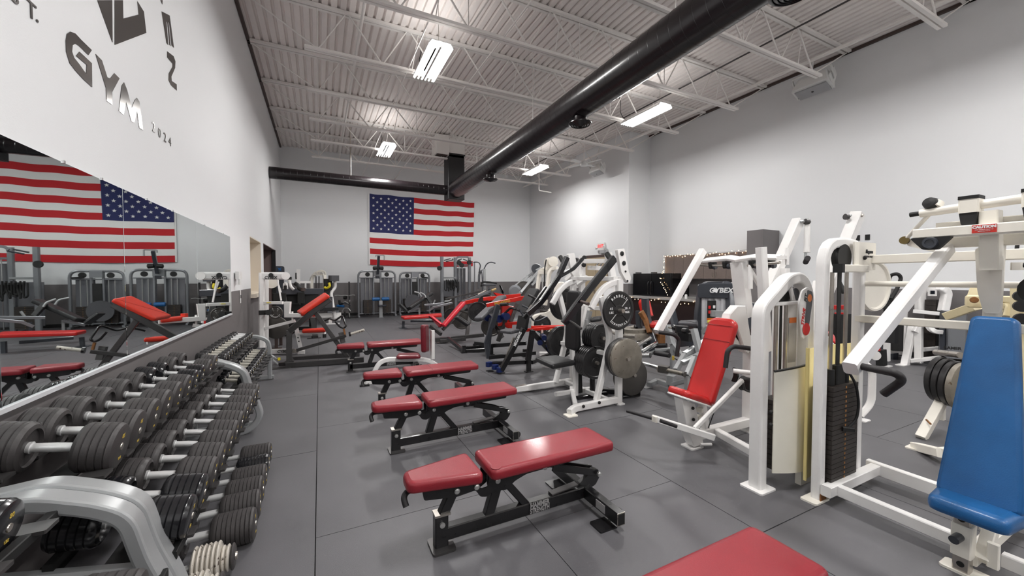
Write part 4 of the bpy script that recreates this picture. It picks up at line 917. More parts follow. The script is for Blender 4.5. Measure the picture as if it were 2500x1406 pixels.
# plate tree standing behind the near post
PT = Mach('plate_tree', 'low black plate tree loaded with plates behind the white press', 'plate rack', (3.45, 3.80, 0))
PT.bar('base', (3.25, 3.95, .03), (3.62, 3.65, .03), .05, .06, 'powder_black'); PT.bar('base', (3.3, 3.65, .03), (3.6, 3.98, .03), .05, .06, 'powder_black'); PT.bar('mast', (3.45, 3.82, .03), (3.45, 3.82, .9), .06, .06, 'powder_black', up=X_)
for z in (.27, .75):
    for s in (-1, 1): PT.tube('horn', [(3.45, 3.82, z), (3.45, 3.82+s*.26, z+.02)], .022, 'satin_steel')
for i in range(3): plate_thing((3.45, 3.64+.045*i-.02, .26), (0, -1, 0), .225, .036, 'iron_grey', ('big grey plate outermost on the low plate tree', 'big grey plate in the middle on the low plate tree', 'big grey plate innermost on the low plate tree')[i], 'plates on the low plate tree', rim=False)
# six dark plates between the frames
SH = Mach('plate_horn_stand', 'black plate storage stand inside the white press frame', 'plate rack', (2.98, 3.85, 0))
SH.bar('post', (3.03, 3.86, .02), (3.03, 3.86, .75), .05, .05, 'powder_black', up=X_); SH.bar('base', (2.8, 3.86, .02), (3.25, 3.86, .02), .04, .05, 'powder_black')
for z, x in ((.47, 2.956), (.76, 3.046)):
    SH.tube('horn', [(x, 3.9, z), (x, 3.66, z)], .022, 'satin_steel')
    for i in range(5):
        d = V3((0, -1, 0)); cc = V3((x, 3.88, z))+d*(.038*i)
        plate_thing(tuple(cc), d, .2 if z < .6 else .17, .034, 'iron_black', ('dark ridged plate %s on the horn inside the white press frame' if z < .6 else 'dark smaller plate %s on the upper horn inside the white press frame') % ('innermost', 'second', 'third', 'fourth', 'outermost')[i], 'plates on the inner horns')
# ================================================================ D: black plate loaded press
Dm = Mach('plate_loaded_press', 'black plate loaded press machine with grey pads and blue fittings', 'gym machine', (2.8, 5.7, 0))
k = 'powder_black'
Dm.bar('base_rail', (2.436,5.615,0.124), (3.037,5.429,0.134), .06, .06, k); Dm.bar('base_rail', (3.012,5.385,0.134), (3.663,5.734,0.166), .06, .06, k); Dm.bar('base_rail', (2.554,6.058,0.126), (3.419,5.966,0.147), .06, .06, k)
Dm.bar('rear_leg', (2.938,5.339,0.002), (2.95,5.362,0.188), .07, .05, k, up=X_); Dm.foot((2.938,5.339,0.002), .13, .1, k); Dm.foot((2.397,5.63,0.007), .1, .1, k); Dm.foot((2.516,5.46,0.015), .1, .1, k)
Dm.sweep('upright', [(2.554,6.058,0.114), (2.521,6.083,0.365), (2.709,6.011,1.025)], .07, .06, 'charcoal_paint', nrm=Y_)
Dm.bar('decorated_mast', (2.496,5.415,0.054), (2.82,5.276,0.696), .08, .06, k, up=X_); Dm.text('lettering', 'MEGAMASS', 'print_white', .062, (2.699,5.253,0.548), V3((2.74,5.235,0.633))-V3((2.668,5.265,0.46)), (-.9, .35, .45), offset=.002, sx=.75)
Dm.bar('front_strut', (2.517,5.46,0.042), (2.701,5.386,0.553), .03, .03, 'satin_steel', up=X_)
Dm.bar('mid_strut', (2.917,5.323,0.188), (2.989,5.302,0.661), .08, .06, k, up=X_); Dm.bar('diagonal', (3.067,5.485,0.612), (3.555,5.564,0.16), .08, .06, k, up=X_); Dm.bar('diagonal', (3.325,5.579,0.539), (3.705,5.713,0.166), .05, .05, 'blue_paint', up=X_)
for q in ((2.433,5.503,0.094), (2.478,5.425,0.064), (2.408,5.684,0.102)): Dm.p('blue_joint', MB().box(q, (.11, .08, .07), .3, bev=.02), 'blue_paint')
for q in ((3.303,5.477,0.499), (3.413,5.529,0.36), (3.242,5.504,0.421), (3.442,5.512,0.292)): Dm.p('blue_joint', MB().cyl(V3(q)-V3((.03, .05, 0)), V3(q)+V3((.03, .05, 0)), .045, 12), 'blue_paint')
Dm.pad('seat_pad', [(2.511,5.538,0.615), (2.576,5.227,0.631), (2.823,5.384,0.628), (2.768,5.69,0.616)], .05, 'vinyl_grey', r=.02, cr=.05)
Dm.pad('back_pad', [(2.903,5.409,0.909), (2.928,5.788,0.943), (3.134,5.698,1.313), (3.12,5.371,1.321)], .06, 'vinyl_black', r=.022, cr=.05); Dm.pad('lower_back_pad', [(2.876,5.358,0.661), (2.856,5.646,0.627), (2.899,5.633,0.879), (2.917,5.346,0.903)], .06, 'vinyl_black', r=.022, cr=.03)
Dm.bar('pad_mount', (2.894,5.461,0.647), (3.164,5.57,1.26), .05, .05, k, up=X_)
Dm.tube('handle', [(2.882,5.262,1.224), (3.027,5.244,1.148)], .018, 'raw_steel'); Dm.tube('handle', [(2.797,5.299,1.058), (2.907,5.242,0.996)], .014, 'charcoal_paint'); Dm.tube('handle', [(2.759,5.316,0.996), (2.831,5.275,0.861)], .014, 'charcoal_paint')
Dm.tube('bent_handle', [(2.866,5.147,0.892), (2.911,5.123,0.821), (2.984,5.087,0.831), (3.094,5.034,0.892)], .014, 'charcoal_paint', fil=.04)
Dm.sweep('press_lever', [(3.065,5.008,1.341), (2.792,5.075,0.963), (2.728,5.104,0.883)], .06, .05, k, nrm=Y_); Dm.p('lever_cover', MB().bar((2.85,5.016,1.055), (2.795,5.04,0.965), .09, .08, up=X_), 'satin_steel')
Dm.tube('plate_horn', [(4.097,6.87,0.516), (3.325,5.579,0.539)], .022, 'satin_steel'); Dm.bar('rear_arm', (3.399,5.322,0.655), (3.279,5.373,0.395), .05, .05, k, up=X_); Dm.p('foam_block', MB().box((3.448,5.298,0.634), (.3, .1, .05), .3, bev=.015), 'wood_plain')
# red lower levers behind it
Rm = Mach('plate_loaded_row', 'black machine with long red levers and grey incline pad in the middle distance', 'gym machine', (3.4, 7.2, 0))
rd = 'red_paint'
for a, b in (((3.033,6.73,0.59), (3.362,6.568,0.618)), ((3.454,6.186,0.573), (3.998,5.917,0.589)), ((3.322,6.138,0.537), (3.95,5.829,0.598))): Rm.bar('red_lever', a, b, .055, .05, rd)
Rm.bar('red_lever', (2.979,7.329,1.044), (3.66,6.995,1.121), .075, .06, rd); Rm.bar('red_lever', (2.806,6.743,0.963), (3.45,6.428,1.106), .075, .06, rd)
Rm.sweep('red_lever', [(2.888,8.152,0.926), (3.073,8.062,0.971), (3.486,7.636,1.034)], .08, .06, rd, nrm=Y_)
Rm.text('lettering', 'MEGAMASS', 'print_gold', .06, (3.046,6.559,1.024), V3((3.158,6.504,1.049))-V3((2.953,6.604,1)), Z_, offset=.002)
Rm.p('red_housing', MB().prism(round2d([(0, 0), (.28, -.06), (.2, -.5), (0, -.42)], .03, 2), (3.14,6.801,0.971), X_, Z_, .1, .005), rd); Rm.p('red_bracket', MB().prism([(0, 0), (.15, -.15), (.5, -.22), (.5, -.1)], (3.202,7.335,1.176), X_, Z_, .06), rd)
Rm.pad('incline_pad', [(2.639,6.927,0.656), (2.666,6.636,0.685), (3.296,6.839,1.101), (3.277,7.182,1.061)], .06, 'vinyl_grey', r=.022, cr=.06)
for a, b, mm in (((2.966,6.552,0.982), (2.863,6.589,0.56), 'charcoal_paint'), ((2.88,6.698,0.724), (2.812,6.709,0.024), 'charcoal_paint'), ((2.878,7.038,0.829), (3.198,6.862,0.305), k), ((3.199,6.654,0.802), (3.033,6.719,0.27), 'raw_steel'), ((3.458,6.755,0.964), (3.297,6.712,0.634), 'raw_steel'), ((3.324,6.818,0.873), (3.189,6.88,0.736), k), ((2.66,7.014,0.219), (2.932,6.878,0.174), k), ((2.932,6.877,0.163), (3.463,6.394,0.254), k), ((2.553,7.284,0.024), (3.009,7.059,0.058), k), ((2.473,8.11,0.167), (2.543,7.289,0.024), k), ((2.544,7.29,0.081), (2.982,7.296,0.068), k)):
    Rm.bar('frame_tube', a, b, .07, .06, mm, up=X_ if abs(a[2]-b[2]) > .2 else Z_)
for a in ((2.526,7.241,-0.001), (2.95,6.863,0.006), (2.812,7.381,0.092), (3.442,6.402,0.199)): Rm.bar('leg', (a[0], a[1], 0), (a[0], a[1], .14), .07, .06, k, up=X_); Rm.foot(a, .12, .1, k)
for a in ((3.003,6.637,0.712), (3.079,6.489,0.766), (2.984,6.867,0.656), (2.923,7.011,0.702)): Rm.p('blue_joint', MB().cyl(V3(a)-V3((.0, .06, 0)), V3(a)+V3((0, .06, 0)), .07, 14), 'blue_paint')
Rm.tube('roller', [(3.004,6.533,0.982), (3.077,6.386,0.999)], .03, 'foam_grip'); Rm.tube('roller', [(3.05,6.504,0.798), (3.124,6.361,0.936), (3.165,6.228,0.912)], .022, 'foam_grip', fil=.05)
for i, (a, R, lab) in enumerate((((2.982,7.653,0.762), .21, 'dark plate on the red levered machine, nearest the red pad'), ((3.265,7.854,0.926), .19, 'dark plate on the red levered machine, upper one'), ((3.115,7.244,0.495), .21, 'grey plate low on the red levered machine'), ((4.097,6.87,0.516), .18, 'small dark plate behind the black press pads'), ((3.805,5.781,0.337), .23, 'dark plate between the black press and the white press'))):
    plate_thing(a, (-.3, -1, 0), R, .04, 'iron_black' if i != 2 else 'iron_grey', lab)
# ================================================================ E: red V padded machine in grey steel
Em = Mach('hack_squat_machine', 'grey steel machine with bright crimson seat and back pads forming a V', 'gym machine', (2.7, 9.2, 0))
g = 'raw_steel'
Em.pad('back_pad', [(2.502,8.659,0.339), (2.531,8.478,0.358), (3.154,8.8,0.865), (3.113,9.043,0.852)], .07, 'vinyl_crimson', r=.025, cr=.03); Em.pad('seat_pad', [(2.49,8.665,0.339), (2.487,8.558,0.444), (2.405,9.05,0.575), (2.381,9.229,0.56)], .06, 'vinyl_crimson', r=.022, cr=.03)
for a, b in (((2.514,8.652,0.285), (3.168,8.902,0.781)), ((3.235,8.759,0.83), (3.003,8.403,0.101)), ((2.68,8.563,0.087), (3.363,8.227,0.167)), ((2.397,8.479,0.054), (2.979,8.414,0.074)), ((2.316,8.975,0.342), (2.478,8.666,0.181))): Em.bar('frame_tube', a, b, .08, .06, g, up=X_ if abs(a[2]-b[2]) > .2 else Z_)
Em.pad('roller_pad', [(2.61,8.168,0.595), (2.636,8.044,0.631), (2.802,7.733,0.479), (2.791,7.849,0.417)], .09, 'vinyl_black', r=.035, cr=.04); Em.foot((2.447,8.564,0.011), .2, .12, k)
Em.p('front_foot', MB().box((2.448,8.566,0.077), (.26, .12, .09), bev=.01), g); Em.tube('grip', [(3.034,8.525,0.879), (3.048,8.406,0.859), (3.108,8.377,0.872)], .018, 'charcoal_paint', fil=.03)
plate_thing((3.042,8.842,0.468), (-.4, -1, 0), .225, .05, 'iron_grey', 'grey plate beside the crimson V shaped pads'); plate_thing((2.953,9.335,0.525), (-.4, -1, 0), .2, .04, 'iron_black', 'dark plate behind the crimson V shaped pads')
# ================================================================ red flat bench and black incline row behind
Fb = Mach('flat_bench', 'long bright red flat bench on a dark grey frame, middle distance', 'bench', (2.9, 11.6, 0))
Fb.pad('pad', [(2.102,11.535,0.28), (2.119,11.191,0.276), (3.173,11.005,0.322), (3.279,11.4,0.333)], .08, 'vinyl_red', r=.03, cr=.03)
for a, b in (((2.17,11.498,0.206), (2.156,11.497,-0.057)), ((3.166,11.229,0.231), (3.162,11.222,-0.048)), ((2.114,11.518,-0.057), (3.238,11.184,-0.048)), ((2.464,11.91,0.155), (3.13,11.58,0.155))): Fb.bar('frame_tube', a, b, .07, .06, 'charcoal_paint', up=X_ if abs(a[2]-b[2]) > .2 else Z_)
Fb.foot((2.156,11.497,-0.057), .2, .3, 'charcoal_paint')
Ib = Mach('seated_row_machine', 'grey row machine with big black incline pad, in front of the second twin stack', 'gym machine', (3.3, 12.6, 0))
Ib.pad('chest_pad', [(2.453,12.371,0.439), (2.526,12.113,0.492), (3.293,12.306,0.937), (3.269,12.653,0.943)], .09, 'vinyl_black', r=.035, cr=.03); Ib.pad('seat_pad', [(2.178,12.624,0.614), (2.224,12.379,0.629), (2.432,12.268,0.411), (2.406,12.504,0.375)], .07, 'vinyl_black', r=.03, cr=.03)
Ib.bar('cross_strap', (3.017,12.219,0.909), (3.154,12.142,0.651), .09, .08, 'vinyl_black', up=X_)
for a, b, mm in (((2.864,12.496,0.262), (2.867,12.503,0.506), 'silver_paint'), ((2.489,12.463,0.375), (2.828,12.41,0.496), 'silver_dark'), ((3.288,12.295,0.506), (3.284,12.288,0.244), 'charcoal_paint'), ((2.899,11.933,0.618), (3.448,11.662,0.672), 'silver_dark'), ((3.072,11.622,0.562), (3.613,11.358,0.703), 'silver_dark'), ((3.088,11.614,0.562), (2.959,11.674,0.456), 'silver_dark'), ((3.54,11.844,0.795), (4.639,11.642,1.031), 'raw_steel'), ((3.708,11.089,0.734), (4.55,11.128,1.032), 'raw_steel'), ((3.736,10.853,0.765), (4.696,10.834,1.075), 'silver_dark')):
    Ib.bar('frame_tube', a, b, .06, .05, mm, up=X_ if abs(a[2]-b[2]) > .3 else Z_)
for q in ([(2.666,12.285,1.024), (2.804,12.215,0.987), (2.852,12.187,0.878)], [(2.798,12.107,1.01), (2.927,12.041,0.937), (2.959,12.022,0.846)], [(3.191,11.793,0.78), (3.141,11.814,0.654)], [(3.449,11.664,0.735), (3.578,11.6,0.744), (3.643,11.57,0.798)]): Ib.tube('handle', q, .022, 'silver_paint', fil=.05)
Ib.p('sleeve', MB().cyl((4.262,10.933,0.956), (4.56,11.013,1.071), .035, 12), 'satin_steel'); Ib.p('sleeve_end', MB().cyl((4.641,10.75,1.079), (4.792,10.788,1.128), .035, 12), 'wood_plain')
# ================================================================ back wall: two twin stack towers
def twin_tower(t, x0, x1, y, H, pad=True):
    xc = (x0+x1)/2; s = 'silver_dark'
    t.sweep('outer_frame', [(x0, y, 0), (x0, y, H), (x1, y, H), (x1, y, 0)], .07, .09, s, nrm=Y_, fil=.2, rnd=.03)
    for x in (x0, x1): t.bar('foot', (x, y+.35, .04), (x, y-.12, .04), .06, .07, s)
    t.bar('cross_bar', (x0, y, H-.24), (x1, y, H-.24), .035, .035, s); t.bar('base_bar', (x0, y, .14), (x1, y, .14), .05, .04, s)
    for x in (xc-.13, xc+.13): t.bar('centre_upright', (x, y, .1), (x, y, H), .05, .06, s, up=X_)
    t.p('top_block', MB().box((xc, y-.02, H-.09), (.3, .12, .2), bev=.02), s)
    for sg in (-1, 1):
        xs = xc+sg*(x1-x0)*.26
        t.p('clear_cover', MB().box((xs, y+.12, .8), ((x1-x0)*.36, .02, 1.3), bev=.005), 'clear_shroud')
        for dx in (-.07, .07): t.tube('guide_rod', [(xs+dx, y+.02, .1), (xs+dx, y+.02, H-.26)], .012, 'bolt_zinc', n=8)
        t.p('pulley', MB().lathe([(-.03, .05), (-.03, .08), (.03, .08), (.03, .05)], (xs, y-.04, H-.12), Y_, 20), 'matte_black')
        t.stack((xs, y), .3, .14, .14, .64, 10, 'stack_iron')
    return t
Tw = Mach('twin_stack_tower', 'silver twin stack tower with blue knee rollers, left of the two on the back wall', 'gym machine', (1.8, 15.2, 0), 'twin stack towers on the back wall')
twin_tower(Tw, 1.27, 2.58, 15.25, 1.70)
Tw.bar('high_mast', (1.93, 15.1, 1.6), (1.93, 14.8, 2.24), .09, .08, 'charcoal_paint', up=X_); Tw.tube('high_bar', [(1.83, 14.75, 2.2), (1.83, 14.75, 2.28), (2.12, 14.75, 2.28), (2.12, 14.75, 2.1)], .02, 'silver_paint', fil=.03)
for s in (-1, 1): Tw.p('shoulder_roller', MB().lathe([(-.0, .02), (.02, .06), (.15, .07), (.17, .03)], (1.93+s*.02, 14.95, 1.82), (s, 0, -.1), 14), 'matte_black')
Tw.p('name_plate', MB().box((1.93, 15.16, 1.48), (.15, .02, .1)), 'navy_paint'); Tw.bar('knee_post', (2.0, 14.9, 0), (2.0, 14.9, .62), .12, .08, 'silver_paint', up=X_)
for s in (-1, 1): Tw.p('knee_roller', MB().lathe([(0, .05), (.02, .065), (.25, .065), (.27, .05)], (2.0+s*.03, 14.9, .68), (s, 0, 0), 16), 'vinyl_blue')
Tw.p('seat_pad', MB().pad(rect(-.15, .15, -.12, .12), (2.03, 14.75, .42), X_, Y_, .06, cr=.06), 'navy_paint'); Tw.foot((2.0, 14.9), .2, .2, 'silver_dark')
T2 = Mach('twin_stack_tower', 'silver twin stack tower without rollers, right of the two on the back wall', 'gym machine', (3.3, 15.3, 0), 'twin stack towers on the back wall')
twin_tower(T2, 2.78, 3.93, 15.4, 1.66); T2.p('dark_panel', MB().box((3.35, 15.36, 1.0), (.2, .03, .6)), 'matte_black'); T2.p('black_lever', MB().bar((3.6, 15.3, 1.48), (3.85, 15.3, 1.46), .05, .05), 'matte_black'); T2.p('grey_cam', MB().lathe([(-.02, .3), (.02, .3), (.02, .01)], (3.2, 15.1, .52), Y_, 24), 'vinyl_grey')
# cable tower
Ct = Mach('cable_tower', 'tall silver cable tower with ropes hanging, right of the twin stacks', 'gym machine', (4.6, 14.8, 0)); s = 'silver_dark'
for x, y in ((4.25, 14.7), (4.95, 15.2), (5.45, 14.9)): Ct.bar('column', (x, y, 0), (x, y, 2.28), .12, .1, s, up=X_, bev=.02); Ct.p('base_cap', MB().box((x, y, .02), (.3, .35, .04), bev=.01), s)
Ct.sweep('rounded_frame', [(4.98, 15.2, .1), (4.98, 15.2, 2.3), (5.45, 15.0, 2.3)], .07, .07, s, nrm=(.4, .9, 0), fil=.15); Ct.bar('header', (5.0, 15.2, 1.98), (5.4, 15.0, 1.98), .06, .06, s)
Ct.bar('shelf_bar', (4.3, 14.75, 1.46), (4.95, 15.15, 1.46), .06, .06, 'silver_paint'); Ct.bar('tall_post', (5.75, 15.1, 0), (5.75, 15.1, 2.1), .04, .04, s, up=X_); Ct.bar('tie', (5.45, 15.0, 2.08), (5.75, 15.1, 2.08), .04, .04, s)
for q in ([(4.254,14.436,2.121), (4.484,14.325,2.188)], [(4.323,14.401,2.077), (4.573,14.279,2.143), (4.533,14.3,2.188)], [(4.775,14.402,2.13), (4.937,14.323,2.186)], [(4.977,14.303,2.175), (5.118,14.231,2.118)]): Ct.tube('pull_bar', q, .02, 'charcoal_paint', fil=.03)
for q in ((4.835,14.369,2.04), (4.924,14.322,1.938), (5.188,14.195,2.051), (4.045,14.306,1.817)): Ct.p('pulley', MB().lathe([(-.03, .06), (-.03, .09), (.03, .09), (.03, .06)], q, Y_, 16), 'matte_black')
for i in range(9):
    a = V3((4.245,14.304,1.345))+V3((.085*i*.9, .05*i, .05*math.sin(i*2.1))); Ct.tube('strap', [a, a+V3((.03*math.sin(i), 0, -.35-.1*math.sin(i*3.3))), a+V3((.09, .04, -.25-.14*math.cos(i*1.7))), a+V3((.07, 0, .0))], .022, 'matte_black', fil=.05, n=6)
Ct.p('stack_cover', MB().box((4.65, 15.25, .75), (.55, .03, 1.2)), 'clear_shroud'); Ct.stack((4.65, 15.1), .4, .14, .1, .7, 12)
Ct.p('stack_cover', MB().box((5.2, 15.25, 1.0), (.4, .03, 1.7)), 'clear_shroud')
for x in (5.1, 5.25): Ct.tube('guide_rod', [(x, 15.15, .1), (x, 15.15, 1.95)], .013, 'chrome')
# chin assist
Ca = Mach('chin_assist_machine', 'silver chin up machine with curved black overhead handles against the back wall', 'gym machine', (6.1, 15.2, 0))
Ca.sweep('arched_frame', [(5.581,14.19,1.021), (5.598,14.2,1.614), (5.713,14.149,1.773), (5.652,13.941,1.342)], .08, .07, s, nrm=Y_, fil=.12); Ca.bar('front_mast', (5.661,13.84,1.79), (5.671,13.811,1.03), .1, .08, 'silver_paint', up=X_)
for q in ([(5.552,14.112,1.636), (5.617,14.091,1.953), (5.547,14.129,2.066), (5.385,14.209,2.066)], [(5.65,13.845,1.768), (5.743,13.806,1.991), (5.885,13.739,2.069), (6.054,13.653,2.014)]): Ca.tube('overhead_handle', q, .022, 'charcoal_paint', fil=.1)
Ca.tube('dip_handle', [(5.403,13.5,1.13), (5.424,13.495,1.304), (5.658,13.379,1.304), (5.931,13.242,1.25)], .03, 'matte_black', fil=.08); Ca.p('knee_pad', MB().pad(rect(-.25, .25, -.15, .15), (5.656,13.375,1.152), X_, Y_, .08, cr=.06), 'vinyl_grey')
Ca.bar('base', (5.9, 15.2, .05), (6.4, 14.5, .05), .08, .08, s); Ca.bar('column', (6.2, 15.2, 0), (6.2, 15.2, 1.7), .14, .1, s, up=X_); Ca.bar('low_post', (5.617,13.281,1.089), (6.3, 14.5, .05), .08, .08, s, up=X_)
# ================================================================ attachment tree
At = Mach('attachment_tree', 'black attachment tree hung with chrome bars and handles against the back wall', 'accessory rack', (.92, 15.15, 0))
At.bar('mast', (.95, 15.15, .03), (.95, 15.15, 1.32), .05, .05, k, up=X_); At.bar('base', (.62, 15.15, .03), (1.25, 15.15, .03), .05, .05, k); At.bar('base', (.95, 15.0, .03), (.95, 15.6, .03), .05, .05, k)
def hang(name, pts, r, m, lab, n=8, fil=.03):
    c0 = V3(pts[0]); t = thing(name, lab, 'cable attachment', c0, group='attachments on the tree'); obj('bar', MB().tube([V3(p)-c0 for p in pts], r, n, fil), m, t); return t
hang('lat_bar', [(0.483,15.368,0.815), (0.577,15.322,0.828), (0.678,15.271,0.806), (0.797,15.213,0.821), (0.932,15.146,0.806), (1.051,15.088,0.834), (1.136,15.045,0.825)], .018, 'bolt_zinc', 'long bent chrome lat bar across the top of the attachment tree')
hang('vee_bar', [(0.713,15.236,0.258), (0.765,15.213,0.352), (0.842,15.176,0.371), (0.926,15.134,0.352), (0.976,15.106,0.258)], .018, 'bolt_zinc', 'chrome V bar low on the attachment tree'); hang('row_handle', [(0.7,15.252,0.532), (0.811,15.199,0.607), (0.92,15.143,0.532)], .018, 'bolt_zinc', 'chrome row handle in the middle of the attachment tree')
hang('rope', [(0.625,15.293,0.654), (0.64,15.28,0.503), (0.742,15.231,0.541)], .04, 'matte_black', 'black rope handle left on the attachment tree'); hang('stirrup_handle', [(0.93,15.141,0.617), (0.973,15.121,0.673), (0.955,15.127,0.579)], .012, 'bolt_zinc', 'small chrome stirrup handle right on the attachment tree')
hang('foam_roller', [(0.546,15.325,0.447), (0.775,15.211,0.432)], .045, 'vinyl_blue', 'bright blue foam roller on the attachment tree', 12); hang('long_strap', [(0.789,15.198,0.239), (0.804,15.186,0.088), (0.787,15.192,0.031)], .03, 'matte_black', 'black strap hanging lowest on the attachment tree'); hang('chain', [(0.933,15.126,0.201), (0.948,15.114,0.088), (0.939,15.116,0.003)], .014, 'bolt_zinc', 'chrome chain hanging at the right of the attachment tree')
hang('curl_bar', [(0.64,15.28,0.503), (0.793,15.206,0.56), (0.996,15.103,0.466)], .016, 'charcoal_paint', 'dark curl bar crossing the attachment tree'); hang('black_ball', [(0.779,15.22,0.749), (0.855,15.182,0.749)], .07, 'matte_black', 'round black pouch near the top of the attachment tree', 14)
# ================================================================ dark T bar row with the orange red chest pad
Tb = Mach('t_bar_row', 'dark steel T bar row machine with slanted orange red chest pad', 'gym machine', (.1, 7.4, 0))
k, g = 'powder_black', 'raw_steel'; dk = 'charcoal_paint'
dk = g
Tb.bar('base_rail', (-0.515,7.353,0.041), (0.671,7.157,0.064), .09, .08, dk); Tb.bar('base_rail', (-0.473,8.001,0.013), (0.656,7.778,0.048), .09, .08, dk); Tb.bar('end_rail', (-0.464,7.328,0.063), (-0.476,8.058,0.003), .07, .07, dk)
Tb.bar('front_post', (-0.47,7.388,0.095), (-0.463,7.401,0.609), .085, .09, dk, up=X_); Tb.p('post_collar', MB().box((-0.467,7.387,0.095), (.13, .12, .03)), dk)
Tb.sweep('top_arm', [(-0.454,7.397,0.602), (-0.127,7.3,0.895), (0.157,7.278,1.115)], .09, .10, dk, nrm=(.2, 1, 0))
Tb.pad('chest_pad', [(-0.259,7.252,0.852), (0.16,7.167,1.158), (0.113,7.581,1.185), (-0.332,7.679,0.85)], .06, 'vinyl_orange', r=.025, cr=.04)
Tb.bar('brace', (-0.08,7.333,0.907), (0.429,7.333,0.074), .07, .05, dk, up=X_); Tb.bar('lever_bar', (-0.374,7.402,0.264), (0.396,7.251,0.484), .05, .05, dk); Tb.p('pivot', MB().cyl((-0.403,7.36,0.269), (-0.361,7.451,0.25), .035, 14), 'satin_steel')
Tb.tube('loading_sleeve', [(0.469,7.216,0.511), (0.686,7.166,0.576)], .024, 'plate_chipped', n=14); Tb.p('sleeve_collar', MB().cyl((0.441,7.229,0.506), (0.47,7.226,0.511), .042, 16), k)
Tb.bar('rest_post', (0.32,7.401,0.524), (0.355,7.378,0.34), .08, .07, dk, up=X_); Tb.bar('handle_stem', (0.361,7.272,0.6), (0.384,7.257,0.479), .03, .03, 'rust', up=X_)
Tb.tube('handle', [(0.151,7.715,0.745), (0.235,7.561,0.716), (0.349,7.397,0.823), (0.401,7.254,0.645), (0.361,7.272,0.611), (0.299,7.248,0.64), (0.225,7.232,0.739)], .016, k, fil=.05)
Tb.bar('side_link', (0.027,7.886,0.664), (0.172,7.705,0.756), .03, .03, k)
Tb.foot((-0.592,7.335,0.04), .3, .12, g); Tb.p('clip', MB().box((-0.618,7.407,0.145), (.04, .04, .04), bev=.01), 'yellow_plastic'); Tb.bar('stub', (-0.609,7.455,0.043), (-0.511,7.351,0.063), .06, .05, g)
for q in ([(-0.723,7.348,0.17), (-0.63,7.355,0.074)], [(-0.83,7.628,0.269), (-0.652,7.534,0.111)]): Tb.p('angled_plate', MB().bar(*q, .055, .02, up=Y_), 'silver_paint')
# ================================================================ white utility seat
Us = Mach('utility_seat', 'small white framed upright seat with oxblood pads between the benches', 'bench', (.95, 5.75, 0))
w = 'powder_white'
Us.sweep('frame', [(0.624,5.729,0.065), (0.737,5.736,0.278), (0.849,5.737,0.32), (1.436,5.724,0.267), (1.629,5.679,0.114), (1.681,5.707,0.028)], .06, .06, w, nrm=(.1, 1, 0), fil=.12)
Us.bar('back_post', (1.496,5.694,0.273), (1.502,5.706,0.701), .05, .07, w, up=X_); Us.bar('front_foot', (0.536,5.66,0.035), (0.892,5.928,-0.032), .045, .06, w); Us.p('rubber_foot', MB().box((0.534,5.638,0.007), (.12, .06, .03)), 'matte_black'); Us.bar('rear_foot', (1.502,5.628,0.047), (1.853,5.844,0.023), .045, .05, w)
Us.pad('back_pad', [(1.361,5.542,0.404), (1.356,5.558,0.811), (1.478,5.831,0.774), (1.479,5.818,0.364)][::1], .075, 'vinyl_oxblood', r=.03, cr=.05); Us.pad('seat_pad', [(0.951,5.631,0.325), (1.285,5.522,0.326), (1.321,5.838,0.312), (1.036,5.924,0.316)], .05, 'vinyl_oxblood', r=.022, cr=.06)
# ================================================================ white plate loaded machine at the left wall
Cy = Mach('plate_loaded_row', 'white plate loaded machine with orange red pads standing beside the doorway', 'gym machine', (-.5, 8.3, 0))
Cy.bar('column', (-0.988,8.596,0.171), (-0.97,8.633,1.573), .1, .09, w, up=X_, bev=.02); Cy.bar('column', (-0.965,9.029,0.098), (-0.947,9.065,1.495), .08, .07, w, up=X_, bev=.015)
Cy.sweep('top_arm', [(-0.976,8.634,1.513), (-0.571,8.433,1.513)], .14, .08, w, nrm=Y_, rnd=.03); Cy.p('arm_cap', MB().cyl((-0.567,8.375,1.513), (-0.573,8.49,1.515), .07, 18), w)
Cy.text('lettering', 'CYBEX', 'print_black', .075, (-0.821,8.489,1.48), V3((.9, -.44, 0)), Z_, offset=.002, shear=.2); Cy.p('eye_mark', MB().lathe([(0, .045), (.002, .045), (.002, .02)], (-0.813,8.486,1.525), (-.4, -.9, 0), 20), 'print_black')
Cy.bar('mid_arm', (-0.939,8.599,1.008), (-0.626,8.444,1.008), .055, .06, w); Cy.p('yellow_label', MB().box((-0.858,8.503,1.015), (.07, .01, .012)), 'yellow_plastic')
Cy.bar('low_arm', (-0.935,8.581,0.526), (-0.431,8.448,0.659), .055, .05, w); Cy.p('seat_upright', MB().bar((-0.411,8.433,0.519), (-0.335,8.382,0.091), .07, .03, up=X_), w)
for b in (1180, 1235): pass
for q in ((-0.383,8.38,0.343), (-0.369,8.371,0.273)): Cy.p('hole', MB().lathe([(0, .014), (.001, .001)], q, (-.3, -1, 0), 12), 'print_black')
Cy.p('l_bracket', MB().prism([(0, 0), (.12, 0), (.1, -.22), (.62, -.22), (.62, -.30), (0, -.30)], (-0.6,8.487,1.028), (.9, -.44, 0), Z_, .06, .006), w); Cy.bar('strut', (-0.732,8.734,1.452), (-0.671,8.69,1.037), .03, .03, w, up=X_); Cy.bar('strut', (-0.737,8.847,1.407), (-0.677,8.81,1.194), .02, .02, w, up=X_)
Cy.bar('short_post', (-0.473,8.474,0.836), (-0.475,8.47,0.677), .03, .03, w, up=X_); Cy.pad('arm_pad', [(-0.327,8.288,0.761), (-0.079,8.165,0.749), (-0.082,8.501,0.743), (-0.329,8.624,0.755)], .07, 'vinyl_orange', r=.03, cr=.03); Cy.p('arm_pad_tip', MB().box((-0.308,8.503,0.815), (.1, .08, .1), bev=.03), 'vinyl_orange')
